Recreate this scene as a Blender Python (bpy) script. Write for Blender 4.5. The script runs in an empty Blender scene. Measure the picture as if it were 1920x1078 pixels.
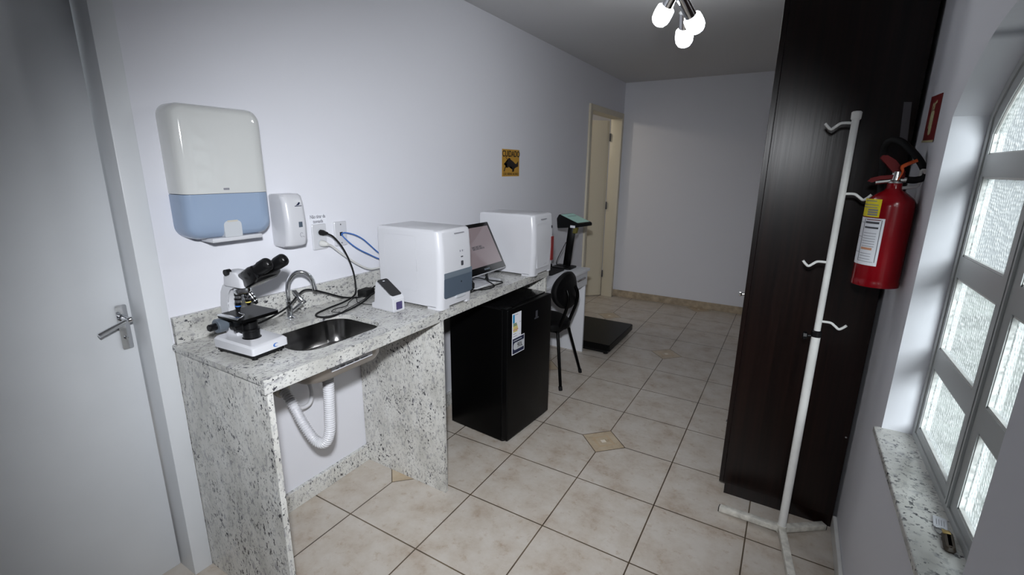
import bpy, bmesh, math, random
from mathutils import Vector, Matrix
random.seed(7)
PI = math.pi
S = bpy.context.scene
COL = S.collection

# ------------------------------------------------------------------ camera
cam_d = bpy.data.cameras.new('camera')
cam = bpy.data.objects.new('camera', cam_d)
COL.objects.link(cam)
S.camera = cam
cam_d.sensor_width = 36.0
cam_d.lens = 16.5166
cam_d.clip_start = 0.02
cam.matrix_world = (Matrix.Translation((1.89518, -1.67053, 1.61339)) @ Matrix.Rotation(math.radians(30.46426), 4, 'Z')
                    @ Matrix.Rotation(math.radians(75.70894), 4, 'X') @ Matrix.Rotation(math.radians(0.63010), 4, 'Z'))

# ------------------------------------------------------------------ world, flash, exposure
world = bpy.data.worlds.new('overcast_sky')
S.world = world
world.use_nodes = True
world.node_tree.nodes['Background'].inputs[0].default_value = (0.86, 0.93, 1.0, 1)
world.node_tree.nodes['Background'].inputs[1].default_value = 0.75

fl = bpy.data.lights.new('camera_flash', 'SPOT')
fl.energy = 262
fl.color = (0.93, 0.96, 1.0)
fl.spot_size = math.radians(95)
fl.spot_blend = 1.0
fl.shadow_soft_size = 0.05
flash = bpy.data.objects.new('camera_flash', fl)
COL.objects.link(flash)
flash.location = (1.86, -1.66, 1.86)
flash.rotation_euler = (Vector((0.58, 0.17, 0.80)) - Vector(flash.location)).to_track_quat('-Z', 'Y').to_euler()

sn = bpy.data.lights.new('hazy_sun', 'SUN')
sn.energy = 10
sn.angle = math.radians(25)
sn.color = (0.95, 0.98, 1.0)
sun = bpy.data.objects.new('hazy_sun', sn)
COL.objects.link(sun)
sun.location = (6, -6, 5)
sun.rotation_euler = Vector((-0.30, 0.88, -0.37)).to_track_quat('-Z', 'Y').to_euler()

nl = bpy.data.lights.new('next_room_fill', 'POINT')  # added fill light, no fixture seen; brightens the cream door leaf
nl.energy = 10
nl.color = (1.0, 0.90, 0.72)
nl.shadow_soft_size = 0.06
nlo = bpy.data.objects.new('next_room_fill', nl)
COL.objects.link(nlo)
nlo.location = (-0.95, 3.1, 2.35)

S.view_settings.view_transform = 'Standard'
S.view_settings.look = 'None'
S.view_settings.exposure = 0.0
S.view_settings.gamma = 1.0
S.view_settings.use_curve_mapping = False
try:
    S.cycles.use_denoising = True
    S.cycles.max_bounces = 8
    S.cycles.caustics_reflective = False
    S.cycles.caustics_refractive = False
    S.cycles.sample_clamp_indirect = 6
except Exception:
    pass

# ------------------------------------------------------------------ materials
def srgb(c):
    return tuple(((v / 255) / 12.92 if v / 255 <= 0.04045 else ((v / 255 + 0.055) / 1.055) ** 2.4) for v in c)

def mat(name, col, rough=0.5, metal=0.0, spec=0.5, emit=None, estr=0, coat=0, grain=0, gscale=40, bump=0, bscale=200):
    m = bpy.data.materials.new(name); m.use_nodes = True
    nt = m.node_tree; b = nt.nodes['Principled BSDF']
    b.inputs['Base Color'].default_value = (*col, 1)
    b.inputs['Roughness'].default_value = rough
    b.inputs['Metallic'].default_value = metal
    b.inputs['Specular IOR Level'].default_value = spec
    b.inputs['Coat Weight'].default_value = coat
    if emit:
        b.inputs['Emission Color'].default_value = (*emit, 1)
        b.inputs['Emission Strength'].default_value = estr
    if grain or bump:
        tc = nt.nodes.new('ShaderNodeTexCoord')
    if grain:
        n = nt.nodes.new('ShaderNodeTexNoise'); n.inputs['Scale'].default_value = gscale; n.inputs['Detail'].default_value = 4
        nt.links.new(tc.outputs['Object'], n.inputs['Vector'])
        r = nt.nodes.new('ShaderNodeValToRGB')
        r.color_ramp.elements[0].position = 0.3; r.color_ramp.elements[1].position = 0.7
        r.color_ramp.elements[0].color = (*[v * (1 - grain) for v in col], 1)
        r.color_ramp.elements[1].color = (*[min(1, v * (1 + grain * 0.5)) for v in col], 1)
        nt.links.new(n.outputs['Fac'], r.inputs['Fac']); nt.links.new(r.outputs['Color'], b.inputs['Base Color'])
    if bump:
        n2 = nt.nodes.new('ShaderNodeTexNoise'); n2.inputs['Scale'].default_value = bscale
        nt.links.new(tc.outputs['Object'], n2.inputs['Vector'])
        bp = nt.nodes.new('ShaderNodeBump'); bp.inputs['Strength'].default_value = bump; bp.inputs['Distance'].default_value = 0.002
        nt.links.new(n2.outputs['Fac'], bp.inputs['Height']); nt.links.new(bp.outputs['Normal'], b.inputs['Normal'])
    return m

def granite(name, stretch, gain=1.0):
    m = bpy.data.materials.new(name); m.use_nodes = True
    nt = m.node_tree; b = nt.nodes['Principled BSDF']; L = nt.links.new
    g = nt.nodes.new('ShaderNodeNewGeometry')
    mp = nt.nodes.new('ShaderNodeMapping'); mp.inputs['Scale'].default_value = stretch
    L(g.outputs['Position'], mp.inputs['Vector'])
    def noise(sc, det=3, rough=0.6):
        n = nt.nodes.new('ShaderNodeTexNoise'); n.inputs['Scale'].default_value = sc
        n.inputs['Detail'].default_value = det; n.inputs['Roughness'].default_value = rough
        L(mp.outputs['Vector'], n.inputs['Vector']); return n.outputs['Fac']
    def ramp(f, stops):
        r = nt.nodes.new('ShaderNodeValToRGB'); e = r.color_ramp.elements
        while len(e) < len(stops): e.new(0.5)
        for k, (p, c) in zip(e, stops): k.position = p; k.color = (*c, 1)
        L(f, r.inputs['Fac']); return r.outputs['Color']
    def mix(f, a, c2, mode='MIX'):
        x = nt.nodes.new('ShaderNodeMix'); x.data_type = 'RGBA'; x.blend_type = mode
        if isinstance(f, float): x.inputs[0].default_value = f
        else: L(f, x.inputs[0])
        L(a, x.inputs[6]) if not isinstance(a, tuple) else x.inputs[6].__setattr__('default_value', (*a, 1))
        L(c2, x.inputs[7]) if not isinstance(c2, tuple) else x.inputs[7].__setattr__('default_value', (*c2, 1))
        return x.outputs[2]
    base = ramp(noise(9, 4), [(p_, tuple(v * gain for v in c_)) for p_, c_ in ((0.3, (0.38, 0.375, 0.35)), (0.5, (0.50, 0.495, 0.47)), (0.7, (0.57, 0.57, 0.55)))])
    cloud = ramp(noise(52, 3), [(0.53, (1, 1, 1)), (0.68, (0.62, 0.62, 0.66))])
    c = mix(1.0, base, cloud, 'MULTIPLY')
    s1 = ramp(noise(112, 2, 0.55), [(0.585, (0, 0, 0)), (0.63, (1, 1, 1))])
    cl = ramp(noise(14, 2), [(0.40, (0.1, 0.1, 0.1)), (0.60, (1, 1, 1))])
    f1 = mix(1.0, s1, cl, 'MULTIPLY')
    c = mix(f1, c, (0.035, 0.035, 0.045))
    s2 = ramp(noise(190, 2, 0.5), [(0.64, (0, 0, 0)), (0.69, (0.8, 0.8, 0.8))])
    c = mix(s2, c, (0.12, 0.12, 0.13))
    L(c, b.inputs['Base Color'])
    b.inputs['Roughness'].default_value = 0.22
    return m

def tile_floor():
    m = bpy.data.materials.new('ceramic_floor'); m.use_nodes = True
    nt = m.node_tree; b = nt.nodes['Principled BSDF']; L = nt.links.new
    def M(op, a, c=None, d=None):
        n = nt.nodes.new('ShaderNodeMath'); n.operation = op
        for k, v in enumerate((a, c, d)):
            if v is None: continue
            if isinstance(v, (int, float)): n.inputs[k].default_value = v
            else: L(v, n.inputs[k])
        return n.outputs[0]
    g = nt.nodes.new('ShaderNodeNewGeometry')
    sp = nt.nodes.new('ShaderNodeSeparateXYZ'); L(g.outputs['Position'], sp.inputs[0])
    T = 0.41
    tx = M('SUBTRACT', M('DIVIDE', sp.outputs[0], T), 1.66)
    ty = M('DIVIDE', sp.outputs[1], T)
    def cen(v):  # signed offset to the nearest integer
        return M('SUBTRACT', M('FRACT', M('ADD', v, 0.5)), 0.5)
    lx = M('ABSOLUTE', cen(tx)); ly = M('ABSOLUTE', cen(ty))
    line = M('MINIMUM', lx, ly)
    u = M('MULTIPLY', M('SUBTRACT', tx, 1), 0.5); v = M('MULTIPLY', M('SUBTRACT', ty, 2), 0.5)
    pp = M('ABSOLUTE', cen(M('MULTIPLY', M('ADD', u, v), 0.5)))
    qq = M('ABSOLUTE', cen(M('MULTIPLY', M('SUBTRACT', u, v), 0.5)))
    d = M('MULTIPLY', M('MAXIMUM', pp, qq), 4.0)
    inside = M('LESS_THAN', d, 0.33)
    gl = M('LESS_THAN', line, 0.0075)
    gl = M('MULTIPLY', gl, M('SUBTRACT', 1.0, inside))
    gd = M('LESS_THAN', M('ABSOLUTE', M('SUBTRACT', d, 0.33)), 0.009)
    grout = M('MAXIMUM', gl, gd)
    def noise(sc, det=4, rough=0.6, vec=None):
        n = nt.nodes.new('ShaderNodeTexNoise'); n.inputs['Scale'].default_value = sc
        n.inputs['Detail'].default_value = det; n.inputs['Roughness'].default_value = rough
        L(vec or g.outputs['Position'], n.inputs['Vector']); return n.outputs['Fac']
    def ramp(f, stops):
        r = nt.nodes.new('ShaderNodeValToRGB'); e = r.color_ramp.elements
        while len(e) < len(stops): e.new(0.5)
        for k, (p, c) in zip(e, stops): k.position = p; k.color = (*c, 1)
        L(f, r.inputs['Fac']); return r.outputs['Color']
    def mix(f, a, c2, mode='MIX'):
        x = nt.nodes.new('ShaderNodeMix'); x.data_type = 'RGBA'; x.blend_type = mode
        if isinstance(f, float): x.inputs[0].default_value = f
        else: L(f, x.inputs[0])
        for idx, q in ((6, a), (7, c2)):
            if isinstance(q, tuple): x.inputs[idx].default_value = (*q, 1)
            else: L(q, x.inputs[idx])
        return x.outputs[2]
    base = ramp(noise(6, 6, 0.65), [(0.30, (0.39, 0.315, 0.25)), (0.45, (0.495, 0.44, 0.38)), (0.62, (0.555, 0.512, 0.462))])
    smear = ramp(noise(22, 5, 0.7), [(0.56, (1, 1, 1)), (0.72, (0.80, 0.72, 0.64))])
    base = mix(1.0, base, smear, 'MULTIPLY')
    orn = M('MULTIPLY', M('GREATER_THAN', d, 0.13), M('LESS_THAN', d, 0.19))
    dia = mix(M('MULTIPLY', orn, 0.5), mix(1.0, base, (0.95, 0.86, 0.70), 'MULTIPLY'), (0.50, 0.36, 0.22))
    dia = mix(M('LESS_THAN', d, 0.05), dia, (0.72, 0.66, 0.55))
    c = mix(inside, base, dia)
    gcol = ramp(noise(3, 2), [(0.35, (0.05, 0.034, 0.02)), (0.65, (0.15, 0.11, 0.07))])
    c = mix(grout, c, gcol)
    L(c, b.inputs['Base Color'])
    b.inputs['Roughness'].default_value = 0.33
    bp = nt.nodes.new('ShaderNodeBump'); bp.inputs['Strength'].default_value = 0.5; bp.inputs['Distance'].default_value = 0.002
    L(M('SUBTRACT', 1.0, grout), bp.inputs['Height']); L(bp.outputs['Normal'], b.inputs['Normal'])
    return m

def dark_wood():
    m = bpy.data.materials.new('wenge_veneer'); m.use_nodes = True
    nt = m.node_tree; b = nt.nodes['Principled BSDF']; L = nt.links.new
    g = nt.nodes.new('ShaderNodeNewGeometry')
    mp = nt.nodes.new('ShaderNodeMapping'); mp.inputs['Scale'].default_value = (60, 60, 1.6)
    L(g.outputs['Position'], mp.inputs['Vector'])
    n = nt.nodes.new('ShaderNodeTexNoise'); n.inputs['Scale'].default_value = 1.0; n.inputs['Detail'].default_value = 5
    L(mp.outputs['Vector'], n.inputs['Vector'])
    r = nt.nodes.new('ShaderNodeValToRGB'); e = r.color_ramp.elements
    e[0].position = 0.30; e[0].color = (0.0028, 0.0011, 0.0009, 1); e[1].position = 0.72; e[1].color = (0.0115, 0.0046, 0.0034, 1)
    L(n.outputs['Fac'], r.inputs['Fac']); L(r.outputs['Color'], b.inputs['Base Color'])
    b.inputs['Roughness'].default_value = 0.29
    b.inputs['Specular IOR Level'].default_value = 0.27
    bp = nt.nodes.new('ShaderNodeBump'); bp.inputs['Strength'].default_value = 0.35; bp.inputs['Distance'].default_value = 0.001
    L(n.outputs['Fac'], bp.inputs['Height']); L(bp.outputs['Normal'], b.inputs['Normal'])
    return m

def pebbled_glass():
    m = bpy.data.materials.new('pebbled_glass'); m.use_nodes = True
    nt = m.node_tree; L = nt.links.new
    nt.nodes.remove(nt.nodes['Principled BSDF'])
    out = nt.nodes['Material Output']
    g = nt.nodes.new('ShaderNodeNewGeometry')
    wn = nt.nodes.new('ShaderNodeTexNoise'); wn.inputs['Scale'].default_value = 7; wn.inputs['Detail'].default_value = 1
    L(g.outputs['Position'], wn.inputs['Vector'])
    wv = nt.nodes.new('ShaderNodeVectorMath'); wv.operation = 'SCALE'; wv.inputs['Scale'].default_value = 0.05
    L(wn.outputs['Color'], wv.inputs[0])
    ad = nt.nodes.new('ShaderNodeVectorMath'); ad.operation = 'ADD'
    L(g.outputs['Position'], ad.inputs[0]); L(wv.outputs[0], ad.inputs[1])
    mp = nt.nodes.new('ShaderNodeMapping'); mp.inputs['Scale'].default_value = (0.0, 1.0, 1.45)
    L(ad.outputs[0], mp.inputs['Vector'])
    vo = nt.nodes.new('ShaderNodeTexVoronoi'); vo.inputs['Scale'].default_value = 64; vo.inputs['Randomness'].default_value = 0.55
    vo.feature = 'SMOOTH_F1'; vo.inputs['Smoothness'].default_value = 0.35
    L(mp.outputs[0], vo.inputs['Vector'])
    bp = nt.nodes.new('ShaderNodeBump'); bp.inputs['Strength'].default_value = 1.0; bp.inputs['Distance'].default_value = 0.006
    L(vo.outputs['Distance'], bp.inputs['Height'])
    tr = nt.nodes.new('ShaderNodeBsdfTranslucent'); tr.inputs['Color'].default_value = (0.80, 0.82, 0.82, 1)
    L(bp.outputs['Normal'], tr.inputs['Normal'])
    rf = nt.nodes.new('ShaderNodeBsdfRefraction'); rf.inputs['Roughness'].default_value = 0.12; rf.inputs['IOR'].default_value = 1.35
    L(bp.outputs['Normal'], rf.inputs['Normal'])
    gl = nt.nodes.new('ShaderNodeBsdfGlossy'); gl.inputs['Roughness'].default_value = 0.10
    L(bp.outputs['Normal'], gl.inputs['Normal'])
    m1 = nt.nodes.new('ShaderNodeMixShader'); m1.inputs[0].default_value = 0.03
    L(tr.outputs[0], m1.inputs[1]); L(rf.outputs[0], m1.inputs[2])
    tp = nt.nodes.new('ShaderNodeBsdfTransparent'); tp.inputs['Color'].default_value = (0.9, 0.93, 0.93, 1)
    m0 = nt.nodes.new('ShaderNodeMixShader')
    pr = nt.nodes.new('ShaderNodeMapRange'); pr.inputs['From Min'].default_value = 0.10; pr.inputs['From Max'].default_value = 0.55
    pr.inputs['To Min'].default_value = 0.12; pr.inputs['To Max'].default_value = 0.86
    L(vo.outputs['Distance'], pr.inputs['Value']); L(pr.outputs[0], m0.inputs[0])
    L(m1.outputs[0], m0.inputs[1]); L(tp.outputs[0], m0.inputs[2])
    m2 = nt.nodes.new('ShaderNodeMixShader'); m2.inputs[0].default_value = 0.12
    L(m0.outputs[0], m2.inputs[1]); L(gl.outputs[0], m2.inputs[2])
    L(m2.outputs[0], out.inputs['Surface'])
    return m

M_WALL = mat('white_wall_paint', (0.72, 0.725, 0.775), 0.6, bump=0.06, bscale=90)
M_CEIL = mat('ceiling_paint', (0.62, 0.62, 0.63), 0.8)
M_FLOOR = tile_floor()
M_SKIRT = mat('beige_ceramic_skirting', (0.42, 0.34, 0.245), 0.4, grain=0.35, gscale=14)
M_GTOP = granite('granite_worktop', (1.0, 0.62, 1.0))
M_GSIDE = granite('granite_upright', (1.0, 1.0, 0.55), 1.22)
M_GSILL_LIT = granite('granite_sill_daylit', (0.62, 0.62, 1.0), 1.35)  # same stone, colour raised to carry the daylight falling on the sill
M_DOOR = mat('white_door_enamel', (0.70, 0.72, 0.745), 0.38, grain=0.04, gscale=3)
M_CREAM = mat('cream_door_enamel', (0.62, 0.565, 0.445), 0.4)
M_WIN = mat('grey_window_enamel', (0.50, 0.515, 0.51), 0.35)
M_GLASS = pebbled_glass()
M_PLAS = mat('white_plastic', (0.56, 0.565, 0.595), 0.28)
M_GLOSS = mat('glossy_white_plastic', (0.60, 0.61, 0.60), 0.07, coat=0.4)
M_BLUE = mat('smoky_blue_plastic', (0.27, 0.345, 0.47), 0.14)
M_DISP = mat('dispenser_inner_grey', (0.50, 0.52, 0.55), 0.4)
M_BLK = mat('black_plastic', (0.004, 0.004, 0.0045), 0.35, spec=0.3)
M_BLKM = mat('black_satin_metal', (0.0015, 0.0015, 0.0016), 0.3, spec=0.1)
M_BLKS = mat('black_lacquer', (0.004, 0.004, 0.0045), 0.16)
M_RUB = mat('black_rubber', (0.007, 0.007, 0.0075), 0.6, spec=0.25)
M_BRDG = mat('black_brushed_door', (0.0022, 0.0022, 0.0024), 0.34, spec=0.12, bump=0.1, bscale=300)
M_VINYL = mat('black_vinyl', (0.003, 0.003, 0.0034), 0.45, spec=0.2, bump=0.2, bscale=250)
M_GREY = mat('grey_plastic', (0.10, 0.12, 0.145), 0.35)
M_SLATE = mat('slate_panel', (0.075, 0.098, 0.130), 0.25)
M_SLATE2 = mat('slate_panel_light', (0.13, 0.158, 0.190), 0.25)
M_DGREY = mat('dark_grey_mark', (0.05, 0.05, 0.06), 0.4)
M_LINE = mat('seam_grey', (0.50, 0.50, 0.53), 0.5)
M_CHROME = mat('chrome', (0.75, 0.76, 0.78), 0.09, 1.0)
M_STEEL = mat('brushed_steel', (0.55, 0.54, 0.53), 0.24, 1.0)
M_BASIN = mat('polished_steel_basin', (0.30, 0.295, 0.29), 0.15, 1.0)
M_STEELO = mat('dull_steel_underside', (0.42, 0.39, 0.365), 0.42, 0.85)
M_WOOD = dark_wood()
M_WMET = mat('white_painted_metal', (0.74, 0.74, 0.72), 0.35, grain=0.05, gscale=30)
M_CHIP = mat('chipped_white_paint', (0.64, 0.62, 0.56), 0.6, grain=0.28, gscale=38)
M_RED = mat('red_enamel', (0.19, 0.0015, 0.005), 0.2, spec=0.3)
M_REDP = mat('red_plastic', (0.10, 0.004, 0.005), 0.5, spec=0.15)
M_REDSIGN = mat('red_sign', (0.20, 0.018, 0.018), 0.4)
M_PALE = mat('pale_sign_yellow', (0.55, 0.50, 0.29), 0.5)
M_ORANGE = mat('orange_pin', (0.62, 0.09, 0.015), 0.4)
M_YEL = mat('yellow_label', (0.72, 0.60, 0.01), 0.45)
M_SIGN = mat('ochre_sign', (0.50, 0.27, 0.035), 0.5)
M_SIGNP = mat('sign_print', (0.012, 0.008, 0.008), 0.5)
M_PAPER = mat('white_paper', (0.74, 0.75, 0.80), 0.7)
M_INK = mat('grey_ink', (0.22, 0.22, 0.25), 0.7)
M_NAVY = mat('navy_print', (0.012, 0.017, 0.05), 0.4)
M_CYAN = mat('cyan_print', (0.02, 0.25, 0.50), 0.4)
M_GREEN = mat('green_print', (0.14, 0.22, 0.10), 0.5)
M_GOLD = mat('yellow_print', (0.60, 0.50, 0.12), 0.5)
M_SALMON = mat('salmon_print', (0.55, 0.26, 0.15), 0.5)
M_HOSE = mat('ribbed_white_hose', (0.66, 0.66, 0.69), 0.3)
M_PVC = mat('beige_pvc', (0.52, 0.49, 0.42), 0.5)
M_CABW = mat('white_cable', (0.62, 0.62, 0.60), 0.45)
M_CABB = mat('blue_cable', (0.035, 0.13, 0.42), 0.4)
M_DESK = mat('white_laminate', (0.72, 0.73, 0.77), 0.3)
M_SCR = mat('monitor_screen', (0.10, 0.085, 0.092), 0.10, emit=(0.30, 0.235, 0.25), estr=0.32)
M_LCD = mat('green_lcd', (0.10, 0.20, 0.19), 0.2, emit=(0.23, 0.38, 0.35), estr=0.35)
M_TAPE = mat('clear_tape', (0.11, 0.105, 0.115), 0.25)
M_BULB = mat('lit_bulb', (0.9, 0.9, 0.9), 0.4, emit=(0.95, 0.98, 1.0), estr=37.0)
M_LEATHER = mat('brown_leather', (0.05, 0.035, 0.022), 0.5)
M_BRASS = mat('brass', (0.42, 0.30, 0.12), 0.35, 0.8)
M_GROUND = mat('pale_paving', (0.38, 0.40, 0.37), 0.9, grain=0.5, gscale=3)
M_PURPLE = mat('scanner_window', (0.05, 0.04, 0.12), 0.1)

# ------------------------------------------------------------------ mesh building
class B:
    def __init__(s): s.bm = bmesh.new(); s.xf = None
    def _new(s, verts, faces):
        vs = [s.bm.verts.new(v) for v in verts]
        out = []
        for f in faces:
            try: out.append(s.bm.faces.new([vs[i] for i in f]))
            except ValueError: pass
        return vs, out
    def box(s, x0, x1, y0, y1, z0, z1, bev=0, seg=2):
        if x0 > x1: x0, x1 = x1, x0
        if y0 > y1: y0, y1 = y1, y0
        if z0 > z1: z0, z1 = z1, z0
        v = [(x, y, z) for x in (x0, x1) for y in (y0, y1) for z in (z0, z1)]
        f = [(0, 1, 3, 2), (4, 6, 7, 5), (0, 4, 5, 1), (2, 3, 7, 6), (0, 2, 6, 4), (1, 5, 7, 3)]
        vs, fs = s._new(v, f)
        if bev:
            es = list({e for q in fs for e in q.edges})
            bmesh.ops.bevel(s.bm, geom=es, offset=bev, segments=seg, profile=0.5, affect='EDGES')
        return s
    def obox(s, o, ax, ay, az, bev=0):
        """box from origin corner o spanned by three vectors"""
        o, ax, ay, az = Vector(o), Vector(ax), Vector(ay), Vector(az)
        v = [o + ax * i + ay * j + az * k for i in (0, 1) for j in (0, 1) for k in (0, 1)]
        f = [(0, 1, 3, 2), (4, 6, 7, 5), (0, 4, 5, 1), (2, 3, 7, 6), (0, 2, 6, 4), (1, 5, 7, 3)]
        vs, fs = s._new(v, f)
        if bev:
            es = list({e for q in fs for e in q.edges})
            bmesh.ops.bevel(s.bm, geom=es, offset=bev, segments=2, profile=0.5, affect='EDGES')
        return s
    def loft(s, loops, cap=True, close=False):
        n = len(loops[0]); V = [[s.bm.verts.new(p) for p in lp] for lp in loops]
        R = range(len(loops)) if close else range(len(loops) - 1)
        for i in R:
            a, b = V[i], V[(i + 1) % len(loops)]
            for k in range(n):
                try: s.bm.faces.new((a[k], a[(k + 1) % n], b[(k + 1) % n], b[k]))
                except ValueError: pass
        if cap and not close:
            s.bm.faces.new(V[0]); s.bm.faces.new(V[-1])
        return s
    def prism(s, poly, vec):
        vec = Vector(vec)
        return s.loft([[Vector(p) for p in poly], [Vector(p) + vec for p in poly]])
    def tube(s, pts, r, n=10, res=6, smooth=True, cap=True):
        P = [Vector(p) for p in pts]
        rr = r if isinstance(r, (list, tuple)) else [r] * len(P)
        if smooth and len(P) > 2:
            Q, RR = [], []
            for i in range(len(P) - 1):
                p0, p1, p2, p3 = P[max(i - 1, 0)], P[i], P[i + 1], P[min(i + 2, len(P) - 1)]
                for k in range(res):
                    t = k / res
                    Q.append(0.5 * ((2 * p1) + (p2 - p0) * t + (2 * p0 - 5 * p1 + 4 * p2 - p3) * t * t + (3 * p1 - p0 - 3 * p2 + p3) * t ** 3))
                    RR.append(rr[i] * (1 - t) + rr[i + 1] * t)
            Q.append(P[-1]); RR.append(rr[-1]); P, rr = Q, RR
        d = (P[1] - P[0]).normalized()
        up = Vector((0, 0, 1)) if abs(d.z) < 0.9 else Vector((1, 0, 0))
        nrm = (up - d * up.dot(d)).normalized()
        loops = []
        for i, p in enumerate(P):
            t = ((P[min(i + 1, len(P) - 1)] - P[max(i - 1, 0)])).normalized()
            nrm = (nrm - t * nrm.dot(t)).normalized(); bi = t.cross(nrm)
            loops.append([p + (nrm * math.cos(2 * PI * k / n) + bi * math.sin(2 * PI * k / n)) * rr[i] for k in range(n)])
        return s.loft(loops, cap=cap)
    def cyl(s, p0, p1, r0, r1=None, n=24):
        return s.tube([p0, p1], [r0, r0 if r1 is None else r1], n=n, smooth=False)
    def lathe(s, o, axis, prof, n=32):
        """prof: list of (radius, height along axis)"""
        o = Vector(o); ax = Vector(axis).normalized()
        up = Vector((0, 0, 1)) if abs(ax.z) < 0.9 else Vector((1, 0, 0))
        a = (up - ax * up.dot(ax)).normalized(); b = ax.cross(a)
        loops = [[o + ax * h + (a * math.cos(2 * PI * k / n) + b * math.sin(2 * PI * k / n)) * max(r, 1e-5) for k in range(n)] for r, h in prof]
        return s.loft(loops)
    def sphere(s, c, r, n=16, sc=(1, 1, 1)):
        loops = []
        for i in range(1, n):
            t = PI * i / n
            loops.append([Vector(c) + Vector((math.sin(t) * math.cos(2 * PI * k / n) * r * sc[0], math.sin(t) * math.sin(2 * PI * k / n) * r * sc[1], -math.cos(t) * r * sc[2])) for k in range(n)])
        return s.loft(loops)

def rrect(w0, w1, h0, h1, r, n=6, f=lambda a, b: (a, b, 0)):
    """rounded rectangle as a list of points f(a, b)"""
    rs = r if isinstance(r, (list, tuple)) else [r] * 4
    out = []
    for (cx, cy, a0, q) in ((w1 - rs[0], h1 - rs[0], 0, rs[0]), (w0 + rs[1], h1 - rs[1], PI / 2, rs[1]), (w0 + rs[2], h0 + rs[2], PI, rs[2]), (w1 - rs[3], h0 + rs[3], 3 * PI / 2, rs[3])):
        for k in range(n + 1):
            t = a0 + (PI / 2) * k / n
            out.append(Vector(f(cx + q * math.cos(t), cy + q * math.sin(t))))
    return out

def props(o, label=None, cat=None, group=None, kind=None):
    if label: o['label'] = label
    if cat: o['category'] = cat
    if group: o['group'] = group
    if kind: o['kind'] = kind
    return o

ROOT = {}
def root_matrix(o):
    while o.parent: o = o.parent
    return ROOT.get(o.name, Matrix.Identity(4))

def thing(name, label, cat, loc=(0, 0, 0), rz=0, group=None, kind=None):
    o = bpy.data.objects.new(name, None); COL.objects.link(o)
    o.empty_display_size = 0.05
    o.location = loc; o.rotation_euler = (0, 0, rz)
    ROOT[o.name] = Matrix.Translation(loc) @ Matrix.Rotation(rz, 4, 'Z')
    return props(o, label, cat, group, kind)

def finish(b, name, m, inv=None, ang=35):
    bm = b.bm
    bmesh.ops.recalc_face_normals(bm, faces=bm.faces)
    if inv is not None: bmesh.ops.transform(bm, matrix=inv, verts=bm.verts)
    me = bpy.data.meshes.new(name); bm.to_mesh(me); bm.free()
    me.materials.append(m)
    if ang:
        me.polygons.foreach_set('use_smooth', [True] * len(me.polygons))
        me.set_sharp_from_angle(angle=math.radians(ang))
    return me

def part(name, b, m, parent, local=False, ang=35, label=None):
    inv = None if local else root_matrix(parent).inverted()
    o = bpy.data.objects.new(name, finish(b, name, m, inv, ang)); COL.objects.link(o)
    o.parent = parent
    if label: o['label'] = label
    return o

def single(name, b, m, label, cat, loc, group=None, kind=None, ang=35):
    """a top-level thing that is one mesh, with its origin at loc"""
    o = bpy.data.objects.new(name, finish(b, name, m, Matrix.Translation(loc).inverted(), ang)); COL.objects.link(o)
    o.location = loc; ROOT[o.name] = Matrix.Translation(loc)
    return props(o, label, cat, group, kind)

def struct(name, b, m, label, ang=35):
    o = bpy.data.objects.new(name, finish(b, name, m, None, ang)); COL.objects.link(o)
    return props(o, label, None, None, 'structure')

def text(name, body, size, o, right, up, m, parent, sx=1.0, depth=0.0004, local=False, center=True, bold=0.0):
    cu = bpy.data.curves.new(name, 'FONT'); cu.body = body; cu.size = size; cu.extrude = depth
    cu.offset = bold
    cu.align_x = 'CENTER' if center else 'LEFT'; cu.align_y = 'CENTER'
    tmp = bpy.data.objects.new('tmp_text', cu); COL.objects.link(tmp)
    dg = bpy.context.evaluated_depsgraph_get()
    me = bpy.data.meshes.new_from_object(tmp.evaluated_get(dg))
    bpy.data.objects.remove(tmp)
    R, U = Vector(right).normalized(), Vector(up).normalized(); Nn = R.cross(U)
    mx = Matrix(((R.x * sx, U.x, Nn.x, o[0]), (R.y * sx, U.y, Nn.y, o[1]), (R.z * sx, U.z, Nn.z, o[2]), (0, 0, 0, 1)))
    if not local: mx = root_matrix(parent).inverted() @ mx
    me.transform(mx); me.materials.clear(); me.materials.append(m); me.name = name
    ob = bpy.data.objects.new(name, me); COL.objects.link(ob); ob.parent = parent
    return ob

# ------------------------------------------------------------------ room shell
W, CZ, YB, YF = 2.263, 2.60, -2.70, 4.16
WT = 0.12
b = B(); b.box(-1.9, W + 0.2, YB - 0.1, 5.2, -0.10, 0.0)
struct('floor', b, M_FLOOR, 'beige ceramic tiled floor with small diamond inserts', 0)
b = B(); b.box(-1.9, W + 0.2, YB - 0.1, 5.2, CZ, CZ + 0.1)
struct('ceiling', b, M_CEIL, 'plain pale grey ceiling', 0)
b = B()
b.box(-WT, 0, YB, -1.86, 0, CZ); b.box(-WT, 0, -1.86, -0.965, 2.16, CZ)
b.box(-WT, 0, -0.965, 3.10, 0, CZ); b.box(-WT, 0, 3.10, 4.06, 2.20, CZ); b.box(-WT, 0, 4.06, YF, 0, CZ)
struct('wall_left', b, M_WALL, 'long white wall on the left behind the granite counter', 0)
b = B(); b.box(0.0, W + 0.2, YF, YF + 0.1, 0, CZ)
struct('wall_far', b, M_WALL, 'white wall at the far end of the room', 0)
b = B(); b.box(-WT, W + 0.2, YB - 0.1, YB, 0, CZ)
struct('wall_back', b, M_WALL, 'white wall behind the viewer', 0)
# next room, seen through the far doorway
b = B(); b.box(-1.9, -1.8, 2.4, 5.2, 0, CZ); b.box(-1.8, -WT, 2.4, 2.5, 0, CZ); b.box(-1.8, 0.0, 5.1, 5.2, 0, CZ); b.box(-WT, 0.0, YF, 5.1, 0, CZ)
struct('wall_next_room', b, M_WALL, 'white walls of the room beyond the far doorway', 0)

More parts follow.
